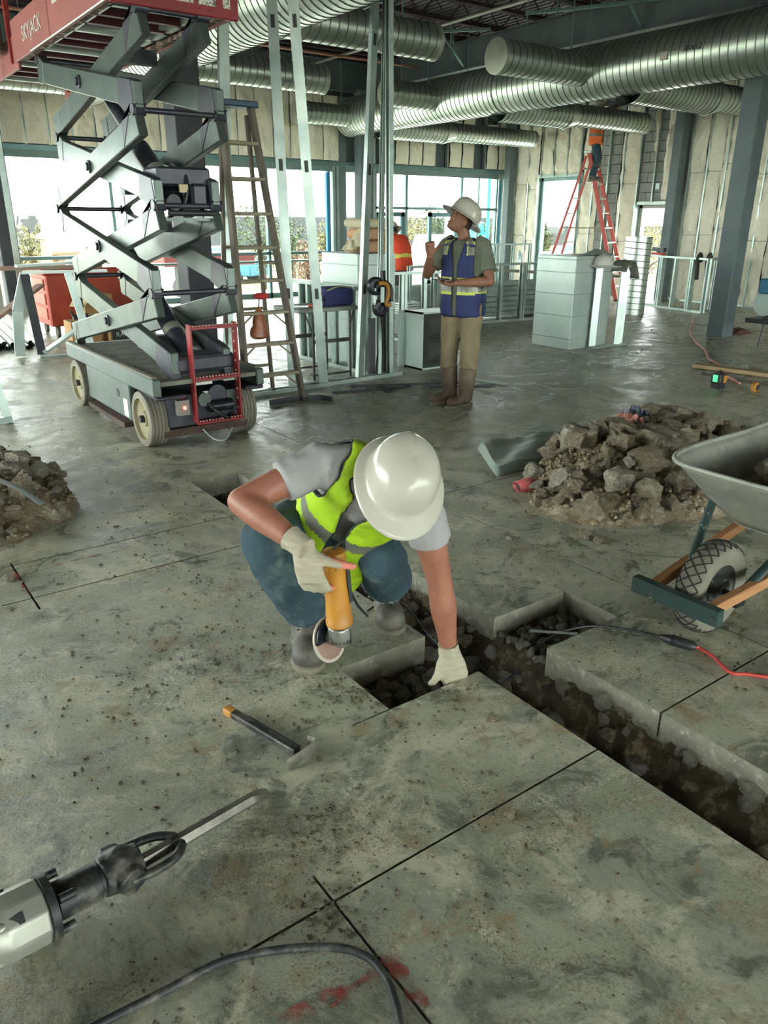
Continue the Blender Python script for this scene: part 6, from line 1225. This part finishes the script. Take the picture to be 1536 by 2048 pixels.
def zl(x, y):
    best = -1
    for cx, cy, rx, ry, h in ((.62, 4.95, .45, .62, .3), (.75, 4.6, .3, .35, .2), (.45, 5.4, .45, .5, .22), (.5, 4.3, .25, .2, .07)):
        d = ((x-cx)/rx)**2+((y-cy)/ry)**2
        if d < 1: best = max(best, h*(1-d)**.8)
    return best if best > 0 else -.02
pile('rubble_pile', 'heap of brown earth clods at the left edge', (.1, 1.2, 4.0, 6.0), (.62, 4.9), 190, (.025, .085), 5, zl)
q = path([(.42, 5.0, .27), (.55, 4.7, .25), (.7, 4.45, .2), (.8, 4.3, .12)]); solo(MB().tube(q, [(.022, .004)]*len(q), 6), 'plastic_strap', galv2, q[-1], 'pale strap lying over the left heap of clods', 'strap', smooth=60)
# big pale lumps and litter on the right heap
p = V(4.4, 3.05, .26); t = thing('crumpled_packet', p, 'crumpled red and grey packet on top of the right heap', 'litter')
for k, (dx, dy, m_) in enumerate(((-.1, .05, mat('pink paper', rgb(176, 120, 108), .7)), (.08, .12, mat('grey film', rgb(70, 76, 88), .4)))):
    mb = MB(); mb.grid(lambda u, v: p+V(dx+.16*(u-.5), dy+.14*(v-.5), .06+.06*noise.noise(V(u*4, v*4, k*5))+.05*math.sin(PI*u)), 10, 10); mb.build('scrap', m_, t, 0)
# green-grey tarp wrapped board
t = thing('wrapped_board', (3.9, 3.65, 0), 'grey green sheet wrapped board lying flat by the right heap', 'board'); c4 = [hz(955, 900), hz(992, 955), hz(1178, 908), hz(1105, 878)]
mb = MB()
def bd_fn(u, v):
    a = c4[0].lerp(c4[1], v); b = c4[3].lerp(c4[2], v); p = a.lerp(b, u); e = min(1, min(u, 1-u, v, 1-v)*33); p.z = .006+.06*e+.012*noise.noise(V(u*7, v*5, 2))*e+.012*math.sin(u*9+v*6)*e; return p
mb.grid(bd_fn, 34, 24); mb.build('wrapping', mat('grey green sheet', rgb(108, 124, 114), .5, 0, rgb(136, 148, 136), 4, 5, .5), t, 60)
p = hz(1060, 985); t = thing('crushed_can', p, 'crushed red can lying beside the right heap', 'can'); mb = MB(); d = (CR*.9+V(.2, .3, 0)); d.z = 0; d.normalize(); mb.tube([p+V(0, 0, .05)-d*.1, p+V(0, 0, .055)-d*.03, p+V(0, 0, .045)+d*.05, p+V(0, 0, .03)+d*.1], [(.05, .03), (.05, .045), (.05, .04), (.045, .012)], 16, False); o = mb.build('can_wall', mat('red can', rgb(170, 58, 62), .4, .2, rgb(196, 120, 116), 8), t, 60); s_ = o.modifiers.new('s', 'SOLIDIFY'); s_.thickness = .003
mb = MB(); mb.tube([p+V(0, 0, .05)-d*.075, p+V(0, 0, .05)-d*.07], [(.046, .032), (.046, .032)], 16); mb.build('can_bottom', black, t)
# ================================================================== wheelbarrow
WBx = thing('wheelbarrow', (3.0, 1.48, 0), 'galvanised wheelbarrow with a fat tyre loaded with rubble', 'wheelbarrow')
gpt = mat('dark green frame paint', rgb(40, 62, 58), .5, .1, rgb(150, 156, 140), 26, 5, .68, sharp=.04); wood = mat('handle wood', rgb(176, 128, 84), .7, 0, rgb(150, 104, 66), 5, 4, .5, .2, 20, stretch=(1, 8, 8)); trayg = mat('dusty galvanised tray', rgb(172, 176, 164), .55, .25, rgb(136, 140, 128), 4, 6, .5, .1, 30, col3=rgb(186, 186, 170), c3scale=14, c3amt=.6)
wc = V(2.73, 1.48, .195); R = .195; mb = MB(); pr = []
for k in range(17): a_ = PI*k/16; pr.append((R-.045+.045*math.sin(a_)**.7, .055*math.cos(a_)))
mb.lathe(wc, (0, 1, 0), [(R*.55, .045)]+pr+[(R*.55, -.045)], 56, True); ty = mb.build('tyre', mat('dusty tyre', rgb(98, 98, 86), .85, 0, rgb(120, 118, 102), 9, 5, .5, .2, 60), WBx, 60)
gv_ = MB()
for sgn in (-1, 1):
    for k in range(26):
        pts = []
        for i in range(9):
            s_ = -1+2*i/8; a_ = k/26*2*PI+sgn*s_*.24; b_ = PI/2-s_*1.05; w_ = .055*math.cos(b_); rad = R-.045+.045*math.sin(b_)**.7+.0008
            pts.append(wc+V(rad*math.cos(a_), w_, rad*math.sin(a_)))
        gv_.tube(pts, .0032, 4)
gv_.build('tread_groove', mat('tread dark', rgb(36, 38, 34), .9), ty)['kind'] = 'stuff'
mb = MB(); mb.lathe(wc, (0, 1, 0), [(.02, .06), (.05, .055), (.06, .02), (.1, .03), (R*.58, .045), (R*.58, -.045), (.1, -.03), (.06, -.02), (.05, -.055), (.02, -.06)], 36); mb.build('wheel_rim', mat('dark rim', rgb(60, 62, 62), .5, .2, rgb(150, 152, 144), 20, 5, .6, sharp=.06), WBx, 40)
MB().cyl(wc-V(0, .13, 0), wc+V(0, .13, 0), .012, 10).build('axle', blackm, WBx, 40)
for y in (1.355, 1.605): o = MB().bar((2.50, y, .2), (4.3, y+(y-1.48)*1.1, .42), .038, .045, V(0, 0, 1)).build('handle', wood, WBx); bevel(o, .004)
for y in (1.355, 1.605): mb = MB(); mb.box((wc.x-.03, y-.012, .16), (wc.x+.03, y+.012, .215)); mb.build('axle_bracket', blackm, WBx)
MB().bar((2.49, 1.29, .205), (2.49, 1.67, .205), .04, .065, V(0, 0, 1)).build('nose_bar', gpt, WBx); 
for y in (1.31, 1.65): MB().cyl((2.468, y, .205), (2.462, y, .205), .008, 10).build('nose_bolt', dsteel, WBx, 40)
tc_ = V(3.35, 1.48, 0)
def tray(u, v):
    a_ = 2*PI*u; c, s = math.cos(a_), math.sin(a_); e = .42; X = math.copysign(abs(c)**e, c); Y = math.copysign(abs(s)**e, s); g = v**.9
    lx0, lx1 = 3.05+(2.70-3.05)*g, 3.75+(4.2-3.75)*g; hy_ = .2+.17*g; z = .34+.31*v+(.05*g*max(0, X) if X > 0 else 0)
    return V((lx0+lx1)/2+(lx1-lx0)/2*X, 1.48+hy_*Y, z)
TX = .05
mb = MB(); mb.grid(lambda u, v: tray(u, v)+V(TX, 0, 0), 56, 10, True); mb.add([tray(i/56, 0)+V(TX, 0, 0) for i in range(56)], [tuple(range(56))[::-1]]); o = mb.build('tray', trayg, WBx, 50); s_ = o.modifiers.new('s', 'SOLIDIFY'); s_.thickness = .004
mb = MB(); mb.tube([tray(i/56, 1)+V(TX, 0, .0) for i in range(57)], .011, 8); mb.build('tray_rim', trayg, WBx, 60)
for y, yb in ((1.28, 1.355), (1.68, 1.605)):
    MB().tube([(3.03, y, .50), (3.0, y, .46), (2.76, yb, .22)], [(.02, .012)]*3, 8).build('front_strut', gpt, WBx, 50); MB().cyl((3.0, y-.012, .465), (3.0, y+.012, .465), .014, 8).build('strut_bolt', galv, WBx)
    MB().tube([(3.8, y, .38), (3.85, y, .02), (4.0, y, .02), (4.05, y, .4)], .014, 8).build('rear_leg', gpt, WBx, 50)
rb = MB(); rb.grid(lambda u, v: V(3.14+.9*u, 1.27+.42*v, .44+.06*math.sin(PI*u)*math.sin(PI*v)+.03*fbm((u*2, v*2, 4), 3)), 20, 14); mnd = solo(rb, 'rubble_load', clodm, (3.6, 1.48, .4), 'loose earth filling the wheelbarrow tray', 'rubble', smooth=180, kind='stuff')
for x, y, r, m_ in [(3.27, 1.5, .1, CLODS), (3.42, 1.58, .12, PALE), (3.2, 1.4, .06, STONES), (3.15, 1.6, .05, CLODS), (3.5, 1.42, .08, PALE), (3.62, 1.55, .1, CLODS), (3.36, 1.36, .06, PALE), (3.75, 1.45, .1, STONES), (3.85, 1.6, .09, CLODS)]: rock('chunk', m_, (x, y, .5+r*.35), r, mnd)
# ================================================================== foreground tools
blkm = mat('dusty black steel', rgb(40, 42, 42), .5, .3, rgb(108, 106, 94), 14, 6, .58, sharp=.1); chis = mat('worn chisel steel', rgb(150, 148, 138), .35, .7, rgb(104, 102, 94), 16, 6, .5)
# demolition hammer
tip = hz(535, 1582, .012); base = hz(40, 1862, .09); ax = (tip-base).normalized(); JH = thing('demolition_hammer', V(base.x, base.y, 0), 'demolition hammer with a long steel chisel lying at the lower left', 'demolition hammer')
sd, upv = frame(ax)
def jp(px, py, z): return hz(px, py, z)
c0, c1 = jp(300, 1716, .055), jp(500, 1600, .022)
mb = MB(); mb.tube([c0-ax*.06, c0, c1, c1.lerp(tip, .45), tip], [(.021, .021), (.02, .02), (.0195, .0195), (.027, .014), (.02, .004)], 6, up=upv); mb.build('chisel', chis, JH, 30)
mb = MB(); mb.cyl(c0-ax*.075, c0-ax*.05, .033, 14); mb.build('chisel_collar', chis, JH, 40)
n0, n1 = jp(110, 1805, .075), jp(215, 1752, .068); na = (n1-n0).normalized()
mb = MB(); mb.lathe(n0, na, [(.046, 0), (.046, (n1-n0).length*.78), (.041, (n1-n0).length*.8), (.041, (n1-n0).length), (.03, (n1-n0).length)], 28); mb.build('nose_barrel', blkm, JH, 40)
rc = jp(240, 1738, .068); mb = MB(); mb.ball(rc, (.055, .055, .055), 16, 12); mb.tube([rc-na*.05, rc+na*.05], [.05, .045], 16); mb.tube([rc-sd*.065, rc+sd*.065], [.036, .036], 14); mb.ball(rc+upv*.03, (.04, .04, .03), 12, 8); fuse(mb, 'chisel_retainer', blkm, JH, .005, 3, None, .003, 40)
for s in (-1, 1):
    q = path([rc+sd*s*.055-na*.0, rc+sd*s*.06+na*.06, rc+sd*s*.05+na*.12, rc+sd*s*.02+na*.155, rc+sd*s*.012+na*.14]); MB().tube(q, [(.013, .011)]*len(q), 10).build('latch_arm', blkm, JH, 60)
bd_ax = na; b0 = n0-bd_ax*.01
mb = MB(); mb.lathe(b0-bd_ax*.02, bd_ax, [(.07, 0), (.08, .002), (.08, .02), (.07, .022)], 32); mb.build('flange', blkm, JH, 40)
silv = mat('silver casting', rgb(160, 162, 150), .4, .4, rgb(138, 140, 130), 6); mb = MB(); b1 = b0-bd_ax*.02
mb.lathe(b1, -bd_ax, [(.078, 0), (.079, .07), (.078, .085), (.062, .13), (.06, .34), (.07, .36), (.07, .5)], 10); bo = mb.build('motor_casing', silv, JH, 20); bevel(bo, .006, 2)
for k in range(4):
    a_ = PI/4+k*PI/2; e = (sd*math.cos(a_)+upv*math.sin(a_)); MB().cyl(b0-bd_ax*.0+e*.063, b0+bd_ax*.035+e*.063, .011, 10).build('flange_bolt', blkm, JH, 40); MB().tube([b1-bd_ax*.085+e*.062, b1-bd_ax*.35+e*.062], .013, 8).build('casing_rib', silv, JH, 60)
    MB().bar(b1-bd_ax*.06+e*.076, b1-bd_ax*.09+e*.07, .022, .008, e).build('bolt_recess', black, JH)
# hand sledge with a flat steel head
h0, h1 = hz(455, 1420, .022), hz(595, 1503, .022); d = (h1-h0).normalized(); s_d = d.cross(V(0, 0, 1)).normalized(); HM = thing('hammer_tool', (h0+h1)/2-V(0, 0, .022), 'black handled hammer lying on the slab', 'hammer')
o = MB().bar(h0+d*.03, h1, .03, .026, V(0, 0, 1)).build('handle', blkm, HM); bevel(o, .006, 2); o = MB().bar(h0-d*.01, h0+d*.035, .032, .03, V(0, 0, 1)).build('handle_tip', mat('ochre tip', rgb(176, 122, 52), .6), HM); bevel(o, .008, 2)
for z_ in (.01, -.01): MB().bar(h0+d*.1+s_d*z_+V(0, 0, .012), h1-d*.0+s_d*z_+V(0, 0, .012), .006, .006, V(0, 0, 1)).build('handle_rib', black, HM)
a, b = hz(575, 1530, .02), hz(630, 1490, .028); q = path([a-V(0, 0, .0), a.lerp(b, .5)+d*.004, b, b-d*.03]); mb = MB(); mb.tube(q, [(.006, .022)]*len(q), 8, up=V(0, 0, 1)); mb.build('steel_head', mat('worn head', rgb(120, 118, 106), .6, .4, rgb(76, 74, 66), 20, 6, .5), HM, 40)
# air hose, power cable, red extension lead
q = path([hz(150, 2075, .012), hz(215, 2040, .012), hz(330, 1982, .012), hz(440, 1925, .012), hz(540, 1902, .012), hz(640, 1894, .012), hz(700, 1900, .012), hz(745, 1922, .012), hz(775, 1962, .012), hz(792, 2010, .012), hz(803, 2060, .012)], 8)
solo(MB().tube(q, .0095, 10), 'power_cable', mat('dusty cable', rgb(34, 38, 42), .6, 0, rgb(96, 94, 84), 22, 6, .58, sharp=.1), q[10]-V(0, 0, .012), 'thick black cable looping across the bottom of the picture', 'cable', smooth=60)
pts = [hd(735, 1232, 2.95), hz(790, 1215, .04), hz(850, 1262, .02)]
q = path([hz(1345, 1281, .012), hz(1300, 1268, .008), hz(1240, 1257, .008), hz(1180, 1252, .008), hz(1130, 1262, -.005), hz(1085, 1285, -.06), hz(1050, 1325, -.12), hz(1015, 1360, -.16), hz(990, 1366, -.18), hz(960, 1330, -.17)], 8)
solo(MB().tube(q, .0058, 8), 'tool_lead', black, q[0]-V(0, 0, .012), 'thin black lead dropping from the plug into the trench', 'cable', smooth=60)
q = path([hz(735, 1222, .01), hz(775, 1198, .01), hz(812, 1215, .008), hz(838, 1245, .008), hz(850, 1262, .0), hz(875, 1290, -.06), hz(890, 1310, -.1)], 8); solo(MB().tube(q, .005, 8), 'tool_lead', black, q[0]-V(0, 0, .01), 'thin black lead running behind the boot into the trench', 'cable', smooth=60)
p0, p1 = hz(1330, 1276, .02), hz(1385, 1292, .02); d = (p1-p0).normalized(); t = thing('plug_connector', (p0+p1)/2-V(0, 0, .014), 'black plug joining the black lead to the red cord', 'plug')
MB().tube([p0-d*.03, p0, p0+d*.02, p0+d*.03, p1, p1+d*.015], [.007, .016, .02, .022, .021, .01], 12).build('plug_body', black, t, 40); MB().tube([p0+d*.028, p0+d*.036], .024, 12).build('plug_collar', blackm, t, 40)
q = path([p1, hz(1400, 1297, .008), hz(1425, 1312, .008), hz(1445, 1332, .008), hz(1462, 1345, .008), hz(1490, 1348, .008), hz(1600, 1347, .008), V(3.4, .95, .008), V(4.3, .7, .008), V(6, .9, .008)], 8); solo(MB().tube(q, .0068, 10), 'extension_cord', mat('red cord', rgb(186, 66, 58), .45), q[6]-V(0, 0, .008), 'red extension cord running off the right edge near the wheelbarrow', 'cord', smooth=60)
a, b = hz(1060, 1262, -.03), hz(1155, 1268, .004); t = thing('saw_blade', a, 'toothed reciprocating saw blade resting across the side opening', 'blade'); mb = MB(); d = (b-a); n_ = 40; s_d = d.normalized().cross(V(0, 0, 1)).normalized(); up_ = s_d.cross(d.normalized()); prof = []
for k in range(n_): u = k/n_; prof += [a+d*u-s_d*.008, a+d*(u+.5/n_)-s_d*.0115]
prof += [b-s_d*.008, b+s_d*.008, a+s_d*.008]; mb.prism(prof, up_*.0025); mb.build('blade', galv, t)
bpy.data.scenes.remove(TMP)
